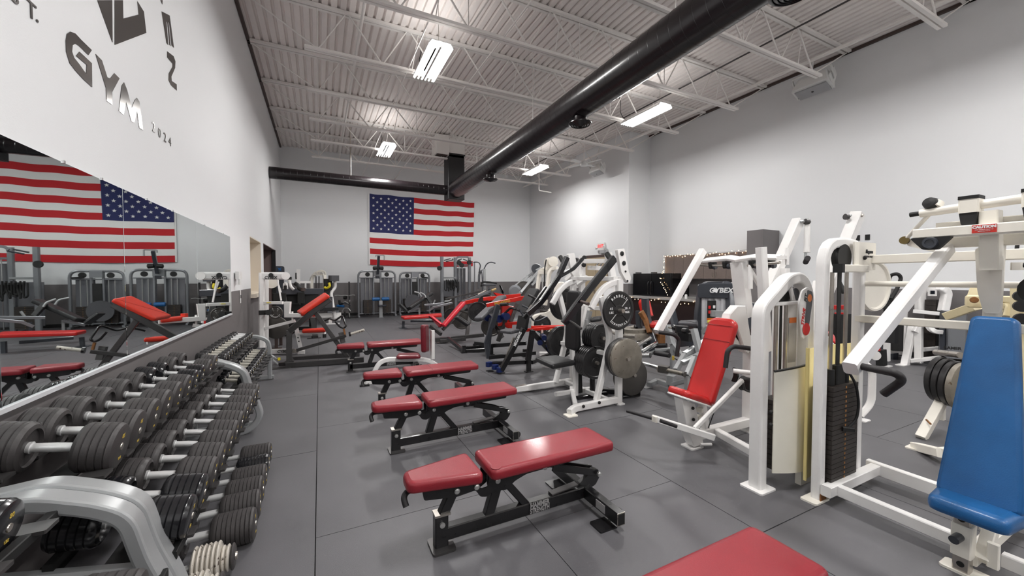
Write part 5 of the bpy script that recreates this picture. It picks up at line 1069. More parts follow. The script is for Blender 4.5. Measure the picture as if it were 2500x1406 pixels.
Cy.pad('seat_pad', [(-0.315,8.271,0.436), (0.095,8.014,0.469), (0.088,8.407,0.436), (-0.315,8.717,0.403)], .07, 'vinyl_orange', r=.03, cr=.05); Cy.bar('seat_rail', (-0.369,8.409,0.415), (0.079,8.132,0.434), .035, .06, w)
Cy.bar('base_rail', (-0.863,8.754,0.054), (-0.505,8.577,0.069), .09, .06, w); Cy.text('lettering', 'CYBEX', 'print_black', .07, (-0.646,8.59,0.066), V3((.95, -.3, 0)), Z_, offset=.002, shear=.2); Cy.p('base_foot', MB().box((-0.339,8.549,0.034), (.13, .1, .06), bev=.01), w); Cy.bar('base_rail', (-0.505,8.577,0.069), (-0.378,8.513,0.059), .06, .05, w)
Cy.p('black_hinge', MB().box((-0.913,8.469,0.836), (.2, .06, .08), bev=.01), 'matte_black'); Cy.p('hinge_roller', MB().cyl((-0.854,8.384,0.841), (-0.866,8.557,0.827), .05, 16), 'matte_black')
plate_thing((-0.757,8.67,0.813), (-.25, -1, 0), .125, .04, 'iron_grey', 'small lettered plate on the white machine beside the doorway', txt=[('STANDARD', (-30, -150), .085, .035), ('45', (60, 120), .085, .035)], hub=.04)
plate_thing((-0.789,9.177,0.465), (-.3, -1, 0), .225, .05, 'iron_grey', 'big plain grey plate low behind the white machine by the doorway', rim=False); plate_thing((-0.645,9.551,0.44), (-.3, -1, 0), .215, .04, 'iron_black', 'dark plate half hidden behind the big plain grey one', rim=False)
Cy.p('round_cam', MB().lathe([(0, .02), (0, .135), (.03, .14), (.03, .02)], (-0.882,9.365,1.402), (-.3, -1, 0), 30), 'cream')
St = Mach('plate_stand', 'dark stand holding the big grey plates beside the doorway', 'plate rack', (-.45, 8.6, 0))
for a, b in (((-0.824,9.41,0.225), (-0.826,9.405,0.052)), ((-0.776,9.832,0.205), (-0.778,9.829,0.078))): St.bar('leg', a, (b[0], b[1], 0), .06, .06, 'brown_dark', up=X_)
St.bar('top', (-0.824,9.41,0.225), (-0.776,9.832,0.205), .05, .05, 'brown_dark'); St.foot((-0.826,9.405,0.052), .2, .12, 'brown_dark')
# black bodied machine behind it
Bm = Mach('seated_leg_machine', 'black bodied machine with wide black beam and white horns behind the T bar row', 'gym machine', (.3, 10.6, 0))
Bm.bar('wide_beam', (-0.848,11.126,1.137), (0.087,11.332,1.115), .15, .1, 'charcoal_paint'); Bm.p('body', MB().prism(round2d([(0, 0), (.75, 0), (.6, -.5), (.1, -.5)], .06, 3), (-0.773,11.421,1.069), X_, Z_, .3, .02), 'matte_black')
Bm.bar('black_mast', (-0.424,11.138,1.106), (-0.428,11.131,0.831), .16, .1, 'matte_black', up=X_); Bm.bar('lower_mast', (-0.218,11.027,0.831), (-0.111,10.723,-0.011), .12, .1, 'matte_black', up=X_); Bm.bar('lower_rail', (-0.619,10.982,0.211), (-0.193,10.772,0.227), .08, .06, 'matte_black'); Bm.bar('cross_rail', (-0.668,11.026,0.813), (-0.441,10.914,0.821), .05, .05, 'matte_black')
Bm.tube('white_horn', [(-0.584,11.108,1.174), (-0.655,11.146,1.254), (-0.681,11.164,1.43)], .035, w, fil=.08); Bm.p('horn_cap', MB().box((-0.688,11.169,1.462), (.12, .1, .07), bev=.01), 'matte_black'); Bm.sweep('white_yoke', [(-0.794,11.101,1.193), (-0.786,11.102,1.335), (-0.732,11.075,1.335), (-0.727,11.068,1.193)], .05, .05, w, fil=.04); Bm.p('yoke_pad', MB().box((-0.758,11.029,1.234), (.06, .06, .1), bev=.01), 'matte_black')
Bm.p('side_panel', MB().box((-0.872,10.798,1.003), (.28, .1, .2), bev=.02), 'matte_black'); Bm.tube('black_grip', [(-0.548,10.984,1.335), (-0.477,10.947,1.288), (-0.459,10.824,1.212), (-0.348,10.767,1.165)], .05, 'matte_black', fil=.05); Bm.p('grip_block', MB().box((-0.364,10.665,1.191), (.1, .08, .08), .5, bev=.02), 'brown_dark')
Bm.p('foot_block', MB().box((-0.124,10.618,-0.018), (.14, .1, .14), bev=.02), 'matte_black'); Bm.bar('foot_bar', (-0.208,10.66,-0.026), (-0.04,10.576,-0.018), .03, .03, 'matte_black'); Bm.foot((-0.138,10.567,-0.081), .3, .1, 'matte_black'); Bm.p('shin_pad', MB().box((-0.166,10.986,0.362), (.17, .14, .3), bev=.05), 'vinyl_black'); Bm.p('shin_pad_end', MB().box((0.089,10.626,0.037), (.08, .1, .18), bev=.02), 'matte_black'); Bm.p('red_cushion', MB().box((-0.151,11.094,0.465), (.26, .15, .08), bev=.03), 'vinyl_red')
# cream arch machines near the back wall on the left
Ar = Mach('arched_stack_machine', 'cream arched weight stack machine with white arm, back left near the wall', 'gym machine', (.0, 13.2, 0))
Ar.sweep('arch', [(-0.242,14.601,0.484), (-0.249,14.635,1.449), (-0.103,14.569,1.631), (0.11,14.466,1.695), (0.155,14.436,1.491), (0.141,14.408,0.398)], .1, .1, 'cream', nrm=(-.3, .95, 0), fil=.12); Ar.p('head_plate', MB().prism(round2d([(-.24, -.05), (-.12, .05), (.15, .11), (.21, .05), (.21, -.05)], .05, 3), (-0.007,14.464,1.598), (.95, -.3, 0), Z_, .04), 'cream'); Ar.text('lettering', 'CYBEX', 'print_grey', .1, (0.022,14.395,1.619), (.95, -.3, 0), Z_)
for q in (((-0.108,14.567,1.513), (-0.119,14.546,0.698)), ((-0.018,14.523,1.513), (-0.028,14.501,0.698))): Ar.tube('guide_rod', list(q), .018, 'raw_steel')
Ar.bar('white_post', (-0.618,13.89,0.385), (-0.6,13.925,1.734), .11, .09, w, up=X_); Ar.bar('cross_bar', (-0.597,14.134,1.328), (-0.273,14.308,1.324), .08, .07, w); Ar.bar('drop_bar', (-0.408,14.151,1.306), (-0.411,14.145,1.079), .05, .05, w, up=X_); Ar.p('black_disc', MB().lathe([(0, .02), (0, .1), (.03, .1), (.03, .02)], (-0.643,13.828,1.522), -X_, 18), 'matte_black')
Ar.tube('swing_arm', [(0.401,13.867,1.45), (0.447,13.841,1.367), (0.453,13.831,1.138), (0.318,13.781,0.997), (0.424,13.59,0.162)], .05, w, fil=.12); Ar.p('arm_roller', MB().box((0.407,13.752,1.451), (.3, .18, .18), .4, bev=.04), 'vinyl_grey'); Ar.bar('foot_column', (0.287,13.659,0.183), (0.284,13.654,-0.001), .1, .1, w, up=X_); Ar.p('foot', MB().box((0.328,13.521,0.007), (.45, .15, .04)), w)
Ar.p('yellow_belts', MB().tube([(0.263,13.596,1.309), (0.288,13.579,1.188), (0.187,13.627,1.127), (0.133,13.655,1.167)], .04, 8, .05), 'yellow_plastic'); Ar.p('black_box', MB().box((0.238,13.827,1.183), (.25, .12, .5), bev=.02), 'matte_black'); Ar.p('seat', MB().box((0.252,13.574,0.478), (.55, .3, .09), bev=.03), 'vinyl_black'); Ar.p('seat_back', MB().box((0.238,13.698,0.633), (.25, .2, .45), bev=.03), 'vinyl_grey'); Ar.p('low_shell', MB().box((0.16,13.724,0.265), (.9, .12, .14), bev=.03), w); Ar.bar('base', (-0.062,13.944,0.213), (0.575,13.626,0.131), .08, .08, w)
Pl = Mach('machine_placard', 'black rounded machine head with a blue figure print beside the doorway', 'gym machine', (-.75, 12.6, 0))
hp = (-1.12,14.182,1.723)
Pl.p('head', MB().prism(round2d(rect(-.13, .13, -.11, .11), [.01, .01, .07, .01], 4), hp, X_, Z_, .08, .006), 'charcoal_paint'); Pl.p('blue_print', MB().prism([(-.02, -.07), (.0, -.015), (.05, -.05), (.025, .025), (.06, .07), (0, .045), (-.06, .06), (-.03, .01)], V3(hp)-V3((0, .044, 0)), X_, Z_, .004), 'vinyl_blue'); Pl.bar('tower', (hp[0], hp[1]+.02, 0), (hp[0], hp[1]+.02, hp[2]-.08), .22, .12, 'charcoal_paint', up=X_)
Sc = Mach('storage_bin', 'grey plastic storage bin on the floor beside the attachment tree', 'box', (.35, 15.4, 0))
Sc.p('bin', MB().box((.42, 15.5, .22), (.4, .4, .44), bev=.02), 'silver_dark'); Sc.p('lid', MB().box((.42, 15.5, .45), (.44, .44, .03), bev=.008), 'vinyl_grey')
# ================================================================ group behind the white press
# door in the right step wall
d2 = struct('door_2', MB().box((JX-.01, 11.181, 1.14), (.05, 1.35, 2.28)), 'brown_dark')
yd = 11.181
for s in (-1, 1): obj('door_leaf', MB().box((JX-.045, yd+s*.31, 1.1), (.04, .6, 2.16), bev=.004), 'door_tan', d2)
obj('door_handle', MB().box((JX-.08, yd+.05, 1.0), (.04, .03, .2)), 'satin_steel', d2)
Lp = Mach('leg_press', 'silver forty five degree leg press with long slanted rails near the far right corner', 'gym machine', (5.5, 12.2, 0)); s = 'silver_paint'
for a, b in (((5.088,10.417,1.1), (6.155,10.8,1.667)), ((5.19,9.918,1.046), (6.127,10.371,1.761)), ((5.772,10.306,1.234), (6.268,10.518,1.573)), ((5.36,10.395,1.131), (5.761,10.544,1.518)), ((6.035,10.626,1.335), (6.017,10.651,1.829)), ((5.245,10.343,1.204), (5.299,10.2,1.069))): Lp.bar('rail', a, b, .07, .06, s, up=X_)
Lp.tube('top_hoop', [(6.007,10.653,1.738), (6.009,10.656,1.866), (6.09,10.505,1.881), (6.16,10.355,1.788), (5.989,10.437,1.698)], .035, s, fil=.08); Lp.p('cog', MB().lathe([(-.02, .03), (-.02, .14), (.02, .14), (.02, .03)], (5.99,10.438,1.752), (-.4, -1, 0), 16), 'charcoal_paint')
Lp.p('hand_wheel', MB().lathe([(-.015, .13), (0, .19), (.02, .19), (.03, .13)], (5.138,10.169,1.072), (-.4, -1, 0), 20), 'silver_dark'); Lp.bar('wheel_spoke', (5.1,10.188,1.107), (5.175,10.149,1.038), .03, .03, 'silver_dark', up=X_); Lp.bar('wheel_spoke', (5.176,10.151,1.107), (5.099,10.187,1.038), .03, .03, 'silver_dark', up=X_)
Lp.pad('back_pad', [(4.845,10.535,1.03), (4.852,10.305,0.936), (4.978,10.697,1.164), (4.941,10.828,1.187)], .08, 'vinyl_black'); Lp.pad('foot_board', [(5.66,10.584,1.194), (5.918,10.456,1.194), (5.969,10.547,1.336), (5.708,10.675,1.3)], .06, 'vinyl_black'); Lp.bar('floor_rail', (4.6, 12.6, .05), (6.6, 11.2, .05), .1, .08, s); Lp.bar('floor_rail', (4.3, 12.0, .05), (6.3, 10.9, .05), .1, .08, s); Lp.bar('leg', (5.19,9.918,1.046), (4.9, 11.6, 0), .08, .07, s, up=X_)
plate_thing((5.502,10.326,1.149), (-.5, -1, 0), .22, .05, 'iron_grey', 'grey plate low on the silver leg press')
Cw = Mach('arched_stack_machine', 'cream arched stack machine with a big round cam behind the black press', 'gym machine', (5.2, 9.2, 0)); cr = 'cream'
Cw.sweep('arch', [(4.674,8.157,0.809), (4.766,8.135,1.542), (4.799,8.122,1.655), (4.842,7.991,1.709), (4.877,7.862,1.7)], .09, .07, cr, nrm=(-.4, .9, 0), fil=.12); Cw.sweep('arch', [(4.623,7.625,0.846), (4.716,7.603,1.58), (4.777,7.576,1.673), (4.83,7.439,1.704)], .09, .07, cr, nrm=(-.4, .9, 0), fil=.15)
Cw.bar('bridge', (4.716,8.05,1.604), (4.757,7.695,1.601), .09, .08, cr); Cw.p('round_cam', MB().lathe([(-.02, .08), (-.015, .12), (.015, .12), (.02, .08), (.02, .02)], (4.825,7.78,1.827), (-.4, -1, 0), 26), cr); Cw.p('round_cam', MB().lathe([(-.03, .06), (-.02, .12), (.02, .12), (.03, .02)], (4.857,7.653,1.851), (-.4, -1, 0), 26), cr); Cw.tube('cable', [(4.713,7.726,1.898), (4.674,7.739,1.675), (4.667,7.725,1.162)], .015, 'matte_black', fil=.1)
for q in (((4.733,7.929,1.569), (4.727,7.918,1.155)), ((4.813,7.889,1.569), (4.808,7.878,1.155))): Cw.tube('guide_rod', list(q), .015, 'chrome')
Cw.p('fairing', MB().prism(round2d([(0, 0), (.42, .12), (.55, .75), (.75, .75), (.75, -.35), (0, -.35)], .1, 4), (4.198,7.494,0.636), (.93, -.37, 0), Z_, .2, .01), cr); Cw.text('lettering', 'CYBEX', 'print_black', .09, (4.207,7.216,0.834), (.93, -.37, 0), Z_, offset=.002); Cw.stack((4.575, 7.419), .3, .2, .1, .75, 8)
# white pulldown frame behind the press
Hr = Mach('high_row_machine', 'white plate loaded high row frame just behind the white press', 'gym machine', (4.2, 6.0, 0))
for a, b, W_ in (((3.942,5.316,1.853), (3.941,5.304,1.492), .09), ((4.066,4.808,1.871), (4.124,4.767,1.493), .11), ((3.832,5.818,1.885), (3.856,5.798,1.649), .07), ((3.954,5.643,1.812), (3.947,5.64,1.608), .12), ((3.77,5.499,1.436), (3.83,5.362,1.566), .1), ((3.81,5.254,1.383), (3.897,5.103,1.493), .08), ((3.888,5.441,1.436), (3.928,5.417,1.313), .1), ((3.716,5.522,1.332), (3.677,5.751,0.919), .06), ((3.961,5.168,1.049), (3.888,5.192,0.665), .06)): Hr.bar('post', a, b, W_, .07, w, up=X_)
for a, b in (((3.913,5.215,1.752), (4.099,4.899,1.749)), ((3.869,5.68,1.647), (3.966,5.408,1.633)), ((3.778,5.496,1.473), (4.194,4.62,1.467)), ((4.039,5.261,1.65), (4.043,4.924,1.634)), ((3.789,5.491,1.47), (4.053,5.248,1.471)), ((3.964,5.276,0.983), (4.212,4.93,0.981))): Hr.bar('cross_beam', a, b, .07, .06, w)
for q in ((3.914,5.217,1.812), (3.906,5.217,1.693)): Hr.p('bearing', MB().lathe([(0, .02), (0, .04), (.03, .03), (.03, .001)], q, (-.5, -1, 0), 14), 'matte_black')
for q in ((4.01,4.722,1.809), (3.806,5.716,1.802)): Hr.p('roller', MB().cyl(V3(q)-V3((.0, .05, .05)), V3(q)+V3((.0, .05, .05)), .042, 14), 'matte_black')
Hr.bar('black_axle', (3.977,5.52,1.798), (3.968,5.412,1.765), .06, .05, 'matte_black'); Hr.bar('dark_link', (3.106,4.714,1.525), (3.385,4.802,1.609), .06, .04, 'lever_black'); Hr.bar('dark_link', (3.385,4.802,1.601), (3.561,4.943,1.762), .06, .04, 'lever_black', up=X_)
for i in range(3): Hr.bar('slat', V3((4.02,5.048,1.663))+V3((.05*i, -.03*i, 0)), V3((4.061,5.03,1.73))+V3((.05*i, -.03*i, 0)), .025, .02, 'chrome', up=X_)
Hr.bar('base', (3.7, 6.3, .04), (4.9, 5.7, .04), .08, .07, w); Hr.bar('base', (4.4, 5.6, .04), (4.7, 6.6, .04), .08, .07, w)
for q in ((3.937,5.306,1.492), (4.124,4.767,1.493)): Hr.bar('lower_post', (q[0], q[1], 0), q, .09, .07, w, up=X_)
Hr.p('warning_label', MB().box((3.989,4.712,1.159), (.17, .02, .32)), 'print_white'); Hr.pad('back_pad', [(3.681,5.415,0.927), (3.673,5.307,0.936), (3.709,5.297,1.164), (3.708,5.408,1.122)], .06, 'vinyl_grey'); Hr.pad('arm_pad', [(3.86,4.986,0.765), (4.023,4.906,0.786), (4.166,5.059,0.814), (4.011,5.135,0.792)], .05, 'vinyl_black'); Hr.bar('leg', (3.925,5.071,0.945), (3.818,5.11,0.506), .07, .06, 'silver_paint', up=X_); Hr.bar('leg', (3.811,5.012,0.814), (3.819,4.998,0.507), .05, .05, 'silver_paint', up=X_); Hr.bar('floor_bar', (3.817,5.109,0.449), (3.879,4.854,0.427), .06, .06, 'silver_paint'); Hr.tube('handles', [(3.747,4.818,0.742), (3.831,4.775,0.715), (3.839,4.661,0.754), (3.875,4.643,0.728)], .02, 'chrome')
# ================================================================ kitchen corner on the right wall
Fr_ = Mach('refrigerator', 'black double door refrigerator standing in the far right corner', 'refrigerator', (9.35, 8.9, 0))
Fr_.p('body', MB().box((9.48, 8.75, .80), (.72, 1.5, 1.60), bev=.01), 'appliance_black')
for y, hh in ((9.13, 1), (8.37, -1)):
    Fr_.p('door', MB().box((9.09, y, .82), (.06, .74, 1.56), bev=.012), 'appliance_black'); Fr_.tube('handle', [(9.03, y-hh*.32, .95), (9.0, y-hh*.32, 1.0), (9.0, y-hh*.32, 1.3), (9.03, y-hh*.32, 1.35)], .012, 'appliance_black', fil=.03)
Fr_.p('hinge_cover', MB().box((9.2, 9.4, 1.62), (.16, .1, .03)), 'matte_black'); Fr_.p('hinge_cover', MB().box((9.2, 8.75, 1.62), (.16, .1, .03)), 'matte_black')
Kb = Mach('kitchen_counter', 'long bar counter with grey top and dark front, edged by string lights', 'counter', (8.9, 7.4, 0))
Kb.p('front_panel', MB().box((8.86, 7.35, .42), (.06, 4.0, .84)), 'dark_wood'); Kb.p('countertop', MB().box((8.83, 7.35, .88), (.46, 4.1, .05), bev=.008), 'counter_grey'); Kb.p('end_panel', MB().box((8.96, 5.37, .42), (.2, .05, .84)), 'dark_wood')
Kb.p('sink_rim', MB().box((8.86, 6.9, .905), (.3, .5, .01)), 'satin_steel')
Kc = Mach('base_cabinet', 'brown base cabinets and back counter below the wall cabinets', 'cabinet', (9.6, 7.0, 0)); Kc.p('body', MB().box((9.62, 6.95, .44), (.48, 2.0, .88)), 'cabinet_wood'); Kc.p('worktop', MB().box((9.6, 6.95, .90), (.52, 2.04, .04), bev=.006), 'counter_grey'); Kc.p('backsplash', MB().box((9.855, 7.2, 1.17), (.02, 2.6, .5)), 'wall_grey')
fa = Mach('faucet', 'tall curved chrome kitchen faucet on the bar counter', 'faucet', (9.1, 6.95, .905)); fa.tube('spout', [(8.98, 6.75, .905), (8.98, 6.75, 1.10), (8.96, 6.78, 1.20), (8.92, 6.89, 1.22), (8.89, 6.95, 1.14), (8.88, 6.97, 1.06)], .012, 'satin_steel', fil=.04); fa.p('base', MB().cyl((8.98, 6.75, .905), (8.98, 6.75, .94), .025, 14), 'satin_steel')
sp = Mach('soap_dispenser', 'small white soap pump beside the faucet', 'dispenser', (8.86, 7.3, .905)); sp.p('bottle', MB().lathe([(0, .035), (.1, .035), (.12, .015)], (8.86, 7.3, .905), Z_, 14), 'speaker_white'); sp.p('pump', MB().cyl((8.86, 7.3, 1.02), (8.86, 7.3, 1.08), .012, 10), 'matte_black')
pt = Mach('paper_towel_roll', 'white paper towel roll lying above the charcoal machine', 'paper roll', (9.5, 6.35, 1.3)); pt.p('roll', MB().lathe([(0, .02), (0, .06), (.26, .06), (.26, .02)], (9.6, 6.25, 1.30), Y_, 18), 'speaker_white'); pt.p('holder', MB().bar((9.6, 6.2, 1.3), (9.6, 6.2, 1.45), .02, .02, up=X_), 'satin_steel')
mw = Mach('microwave', 'black microwave on the back counter beside the grey partition', 'microwave', (9.6, 6.05, .92)); mw.p('case', MB().box((9.6, 5.98, 1.1), (.4, .5, .3), bev=.01), 'appliance_black'); mw.p('door_glass', MB().box((9.395, 6.03, 1.1), (.01, .34, .22)), 'screen_dark')
for i in range(4):
    y0, y1 = 5.93+.668*i, 5.93+.668*(i+1)
    cb = Mach('wall_cabinet', 'brown two door wall cabinet, %s from the refrigerator' % ('fourth', 'third', 'second', 'first')[i], 'cabinet', (9.68, (y0+y1)/2, 1.44), 'wall cabinets over the counter')
    cb.p('carcass', MB().box((9.69, (y0+y1)/2, 1.785), (.35, y1-y0-.006, .69), bev=.003), 'cabinet_wood')
    for s in (-1, 1):
        d = cb.p('door', MB().box((9.505, (y0+y1)/2+s*(y1-y0)/4, 1.785), (.02, (y1-y0)/2-.006, .68), bev=.003), 'cabinet_wood'); cb.p('pull', MB().box((9.485, (y0+y1)/2+s*.045, 1.555), (.02, .012, .11)), 'satin_steel', parent=d)
pw = Mach('partition_panel', 'tall grey partition standing out from the right wall by the cabinets', 'partition', (9.5, 5.68, 0))
pw.p('panel', MB().box((9.54, 5.70, 1.30), (.64, .38, 2.60), bev=.004), 'wall_grey'); pw.p('corner_trim', MB().box((9.215, 5.505, 1.3), (.02, .02, 2.58)), 'wall_grey')
def fairy(name, label, pts, n):
    t = thing(name, label, 'string lights', pts[0]); P = [V3(p) for p in pts]; o = P[0]; L = [0]
    for a, b in zip(P, P[1:]): L.append(L[-1]+(b-a).length)
    obj('wire', MB().tube([p-o for p in P], .003, 5), 'matte_black', t); me = None
    for i in range(n):
        d = L[-1]*(i+.5)/n; k = max(j for j in range(len(L)-1) if L[j] <= d); p = P[k].lerp(P[k+1], (d-L[k])/(L[k+1]-L[k]))-o+V3((-.015, random.uniform(-.01, .01), random.uniform(-.07, .02)))
        if me is None: b = obj('bulb', MB().lathe([(-.009, .002), (0, .008), (.009, .002)], (0, 0, 0), Z_, 8), 'fairy_glow', t); me = b.data
        else: b = bpy.data.objects.new('bulb', me); COL.objects.link(b); b.parent = t
        b.location = p
fairy('string_lights', 'warm string lights draped along the top of the wall cabinets', [(9.50, 5.95, 2.17), (9.50, 6.6, 2.14), (9.5, 7.3, 2.16), (9.5, 8.0, 2.13), (9.50, 8.62, 2.15)], 30)
fairy('string_lights', 'warm string lights hanging down beside the wall cabinets to the counter', [(9.49, 8.62, 2.15), (9.48, 8.62, 1.72), (9.0, 8.32, 1.45), (8.99, 8.15, 1.2), (8.98, 8.0, .96)], 24)
fairy('string_lights', 'warm string lights swagged along the front edge of the bar counter', [(8.59, 9.35, .90), (8.59, 8.7, .83), (8.59, 8.2, .88), (8.59, 7.6, .81), (8.59, 7.0, .85), (8.59, 6.3, .80), (8.59, 5.5, .86)], 30)
# ================================================================ machines between the press machines and the kitchen
w, g, s_, ch = 'powder_white', 'raw_steel', 'silver_paint', 'charcoal_paint'
Cx = Mach('stack_machine', 'charcoal and silver CYBEX weight stack machine in front of the kitchen', 'gym machine', (5.2, 3.6, 0))
Cx.sweep('hood_frame', [(5.218,4.082,0.499), (5.238,4.086,0.931), (5.291,4.072,1.32), (5.35,4.045,1.379), (5.434,3.78,1.383), (5.394,3.686,1.329), (5.312,3.6,0.868)], .09, .12, ch, nrm=(.45, .9, 0), fil=.12)
Cx.p('hood_face', MB().prism(round2d(rect(-.28, .25, -.11, .11), .05, 4), (5.288,3.793,1.291), V3((5.357,3.703,1.293))-V3((5.244,3.904,1.288)), Z_, .06, .01), ch); Cx.text('lettering', 'CYBEX', 'print_white', .1, (5.247,3.725,1.297), V3((5.357,3.703,1.293))-V3((5.244,3.904,1.288)), Z_, offset=.003, shear=.2); Cx.p('swoosh', MB().prism(round2d([(-.05, 0), (0, .03), (.05, .01), (.03, -.03)], .01, 3), (5.178,3.77,1.293), (.9, -.44, 0), Z_, .003), 'print_white')
for a, b in ((935, 1035), (1040, 1120), (1125, 1205), (1210, 1285)): pass
for i, (a, b) in enumerate((((5.244,3.98,1.216), (5.238,3.967,0.728)), ((5.28,3.907,1.219), (5.274,3.894,0.735)), ((5.319,3.831,1.221), (5.313,3.819,0.741)), ((5.357,3.757,1.224), (5.351,3.745,0.748)))): Cx.bar('cover_panel', (a[0], a[1], .35), a, .085, .07, 'cover_silver', up=(.9, -.4, 0), bev=.02); 
Cx.p('placard', MB().box((5.169,3.81,1.019), (.13, .01, .26), -.4), 'matte_black')
for i, q in enumerate(((5.184,3.781,1.057), (5.186,3.778,0.98), (5.124,3.811,1.052), (5.123,3.809,0.98))): Cx.p('placard_print', MB().box(q, (.035, .004, .045), -.4), 'print_white' if i < 2 else 'print_red')
Cx.p('back_pad', MB().bar((4.932,4.351,0.998), (4.906,4.243,0.715), .16, .1, up=X_, bev=.03), ch); Cx.pad('seat_pad', [(4.94,4.227,0.726), (4.886,3.808,0.772), (5.149,4.014,0.792), (5.16,4.342,0.756)], .06, 'vinyl_grey', r=.022, cr=.05); Cx.bar('seat_beam', (4.833,4.049,0.512), (4.811,3.839,0.566), .12, .08, ch); Cx.bar('foot_column', (4.812,3.84,0.606), (4.785, 3.793, 0), .08, .08, ch, up=X_)
Cx.p('yellow_knob', MB().lathe([(-.03, .01), (-.02, .028), (.02, .028), (.03, .01)], (5.033,3.738,0.848), (-.5, -.8, .2), 12), 'yellow_plastic'); Cx.p('handle_pod', MB().box((5.059,3.618,0.978), (.22, .1, .08), -.4, bev=.03), s_); Cx.p('orange_tag', MB().box((5.131,3.802,0.877), (.1, .01, .03), -.4), 'orange_plastic'); Cx.bar('arm', (4.86,3.707,0.711), (4.842,3.607,0.793), .07, .05, s_); Cx.stack((5.276, 3.837), .3, .12, .1, .6, 8)
Cx.sweep('grey_lever', [(5.404,3.34,1.114), (5.332,3.37,0.968), (5.304,3.38,0.832), (5.347,3.357,0.803)], .12, .1, ch, nrm=(.4, .9, 0), fil=.1)
# red framed machine
Rf = Mach('lever_machine', 'dark curved lever machine with bright red frame and seat before the counter', 'gym machine', (4.7, 4.8, 0))
Rf.sweep('curved_lever', [(4.503,4.457,1.16), (4.518,4.442,0.904), (4.493,4.335,0.675), (4.473,4.228,0.506)], .11, .09, ch, nrm=(-.4, .9, 0), fil=.3); Rf.sweep('curved_lever', [(4.483,4.572,0.962), (4.48,4.567,0.757), (4.471,4.453,0.553)], .08, .08, ch, nrm=(-.4, .9, 0), fil=.2); Rf.sweep('worn_lever', [(4.366,4.407,0.967), (4.424,4.375,0.861), (4.41,4.263,0.663)], .1, .06, 'rust', nrm=(-.4, .9, 0), fil=.2); Rf.sweep('red_frame', [(4.699,4.686,0.902), (4.657,4.714,1.101), (4.765,4.66,1.108), (4.737,4.555,0.87)], .06, .06, 'red_paint', nrm=(-.4, .9, 0), fil=.04)
Rf.pad('seat_pad', [(4.417,4.262,0.728), (4.468,4.015,0.767), (4.696,4.238,0.788), (4.659,4.478,0.757)], .06, 'vinyl_red', r=.02, cr=.03); Rf.bar('base_lever', (4.427,4.252,0.558), (4.413,4.253,0.389), .1, .08, ch, up=X_); Rf.p('worn_block', MB().box((4.616,4.269,0.529), (.15, .12, .2), bev=.02), 'rust'); Rf.p('stacked_discs', MB().lathe([(0, .25), (.08, .25), (.1, .2), (.15, .2), (.15, .02)], (4.325,4.525,0.553), Z_, 22), 'iron_worn', None); Rf.tube('horn', [(4.276,4.665,0.674), (4.352,4.518,0.722)], .03, 'satin_steel'); Rf.bar('mast', (4.364,4.512,0.728), (4.369,4.506,0.607), .05, .05, k, up=X_)
for a, b in (((4.092,4.193,0.503), (4.339,4.185,0.6)), ((3.999,4.014,0.453), (4.341,4.071,0.54)), ((4.239,4.343,0.506), (4.356,4.287,0.558))): Rf.tube('chrome_tube', [a, b], .032, 'chrome', n=14)
for a, b, m_ in (((3.925,3.938,0.425), (3.955,3.812,0.445), 'chrome'), ((4.24,4.005,0.422), (4.267,3.769,0.425), 'foam_grip'), ((4.32,4.302,0.461), (4.476,4.003,0.509), 'foam_grip'), ((4.452,4.012,0.427), (4.413,3.808,0.429), 'foam_grip')): Rf.tube('roller', [a, b], .034, m_, n=12)
Rf.sweep('curved_foot', [(4.162,4.043,0.397), (4.374,4.051,0.446), (4.495,3.88,0.471)], .04, .05, s_, nrm=Z_, fil=.1)
# silver plate loaded machine left of the red pad
Sv = Mach('plate_loaded_curl', 'silver plate loaded machine with angled legs left of the long red pad', 'gym machine', (3.8, 3.4, 0))
for a, b, W_ in (((4.404,3.936,0.815), (4.386,3.826,0.56), .08), ((4.386,3.826,0.56), (4.414,3.695,0.416), .06), ((4.224,3.357,0.841), (4.199,3.248,0.561), .075), ((3.851,3.303,0.369), (4.033,3.33,0.535), .06), ((3.921,3.271,0.454), (4.184,3.255,0.535), .05), ((3.803,3.103,0.353), (3.972,3.137,0.542), .06), ((3.972,3.137,0.542), (4.199,3.248,0.544), .05)): Sv.bar('leg', a, b, W_, .06, s_, up=X_)
Sv.bar('top_beam', (4.033,3.33,0.535), (4.24,3.341,0.603), .07, .06, s_); Sv.bar('top_beam', (4.24,3.341,0.603), (4.433,3.359,0.666), .06, .06, s_)
Sv.tube('axle', [(4.346,3.853,0.793), (4.254,3.397,0.808)], .016, 'satin_steel'); Sv.p('axle_hub', MB().cyl((4.325,3.752,0.807), (4.318,3.7,0.799), .04, 14), k); Sv.p('axle_hub', MB().cyl((4.276,3.553,0.796), (4.241,3.459,0.805), .035, 14), k); Sv.p('foam_block', MB().box((4.335,3.635,0.792), (.14, .16, .1), .3, bev=.04), 'vinyl_black'); Sv.p('black_joint', MB().box((4.292,3.542,0.713), (.12, .2, .1), .3, bev=.03), k)
Sv.tube('loading_bar', [(3.798,3.776,0.365), (3.826,3.538,0.347)], .026, 'chrome', n=14); Sv.p('bar_collar', MB().cyl((3.826,3.538,0.343), (3.814,3.488,0.342), .042, 16), 'satin_steel'); Sv.p('bar_block', MB().box((3.798,3.44,0.358), (.1, .12, .08), .4, bev=.008), 'iron_grey'); Sv.tube('worn_bar', [(3.793,3.387,0.357), (3.781,3.114,0.369)], .024, 'iron_worn', n=14); Sv.p('bar_end', MB().cyl((3.784,3.135,0.368), (3.776,3.105,0.369), .03, 14), 'iron_grey')
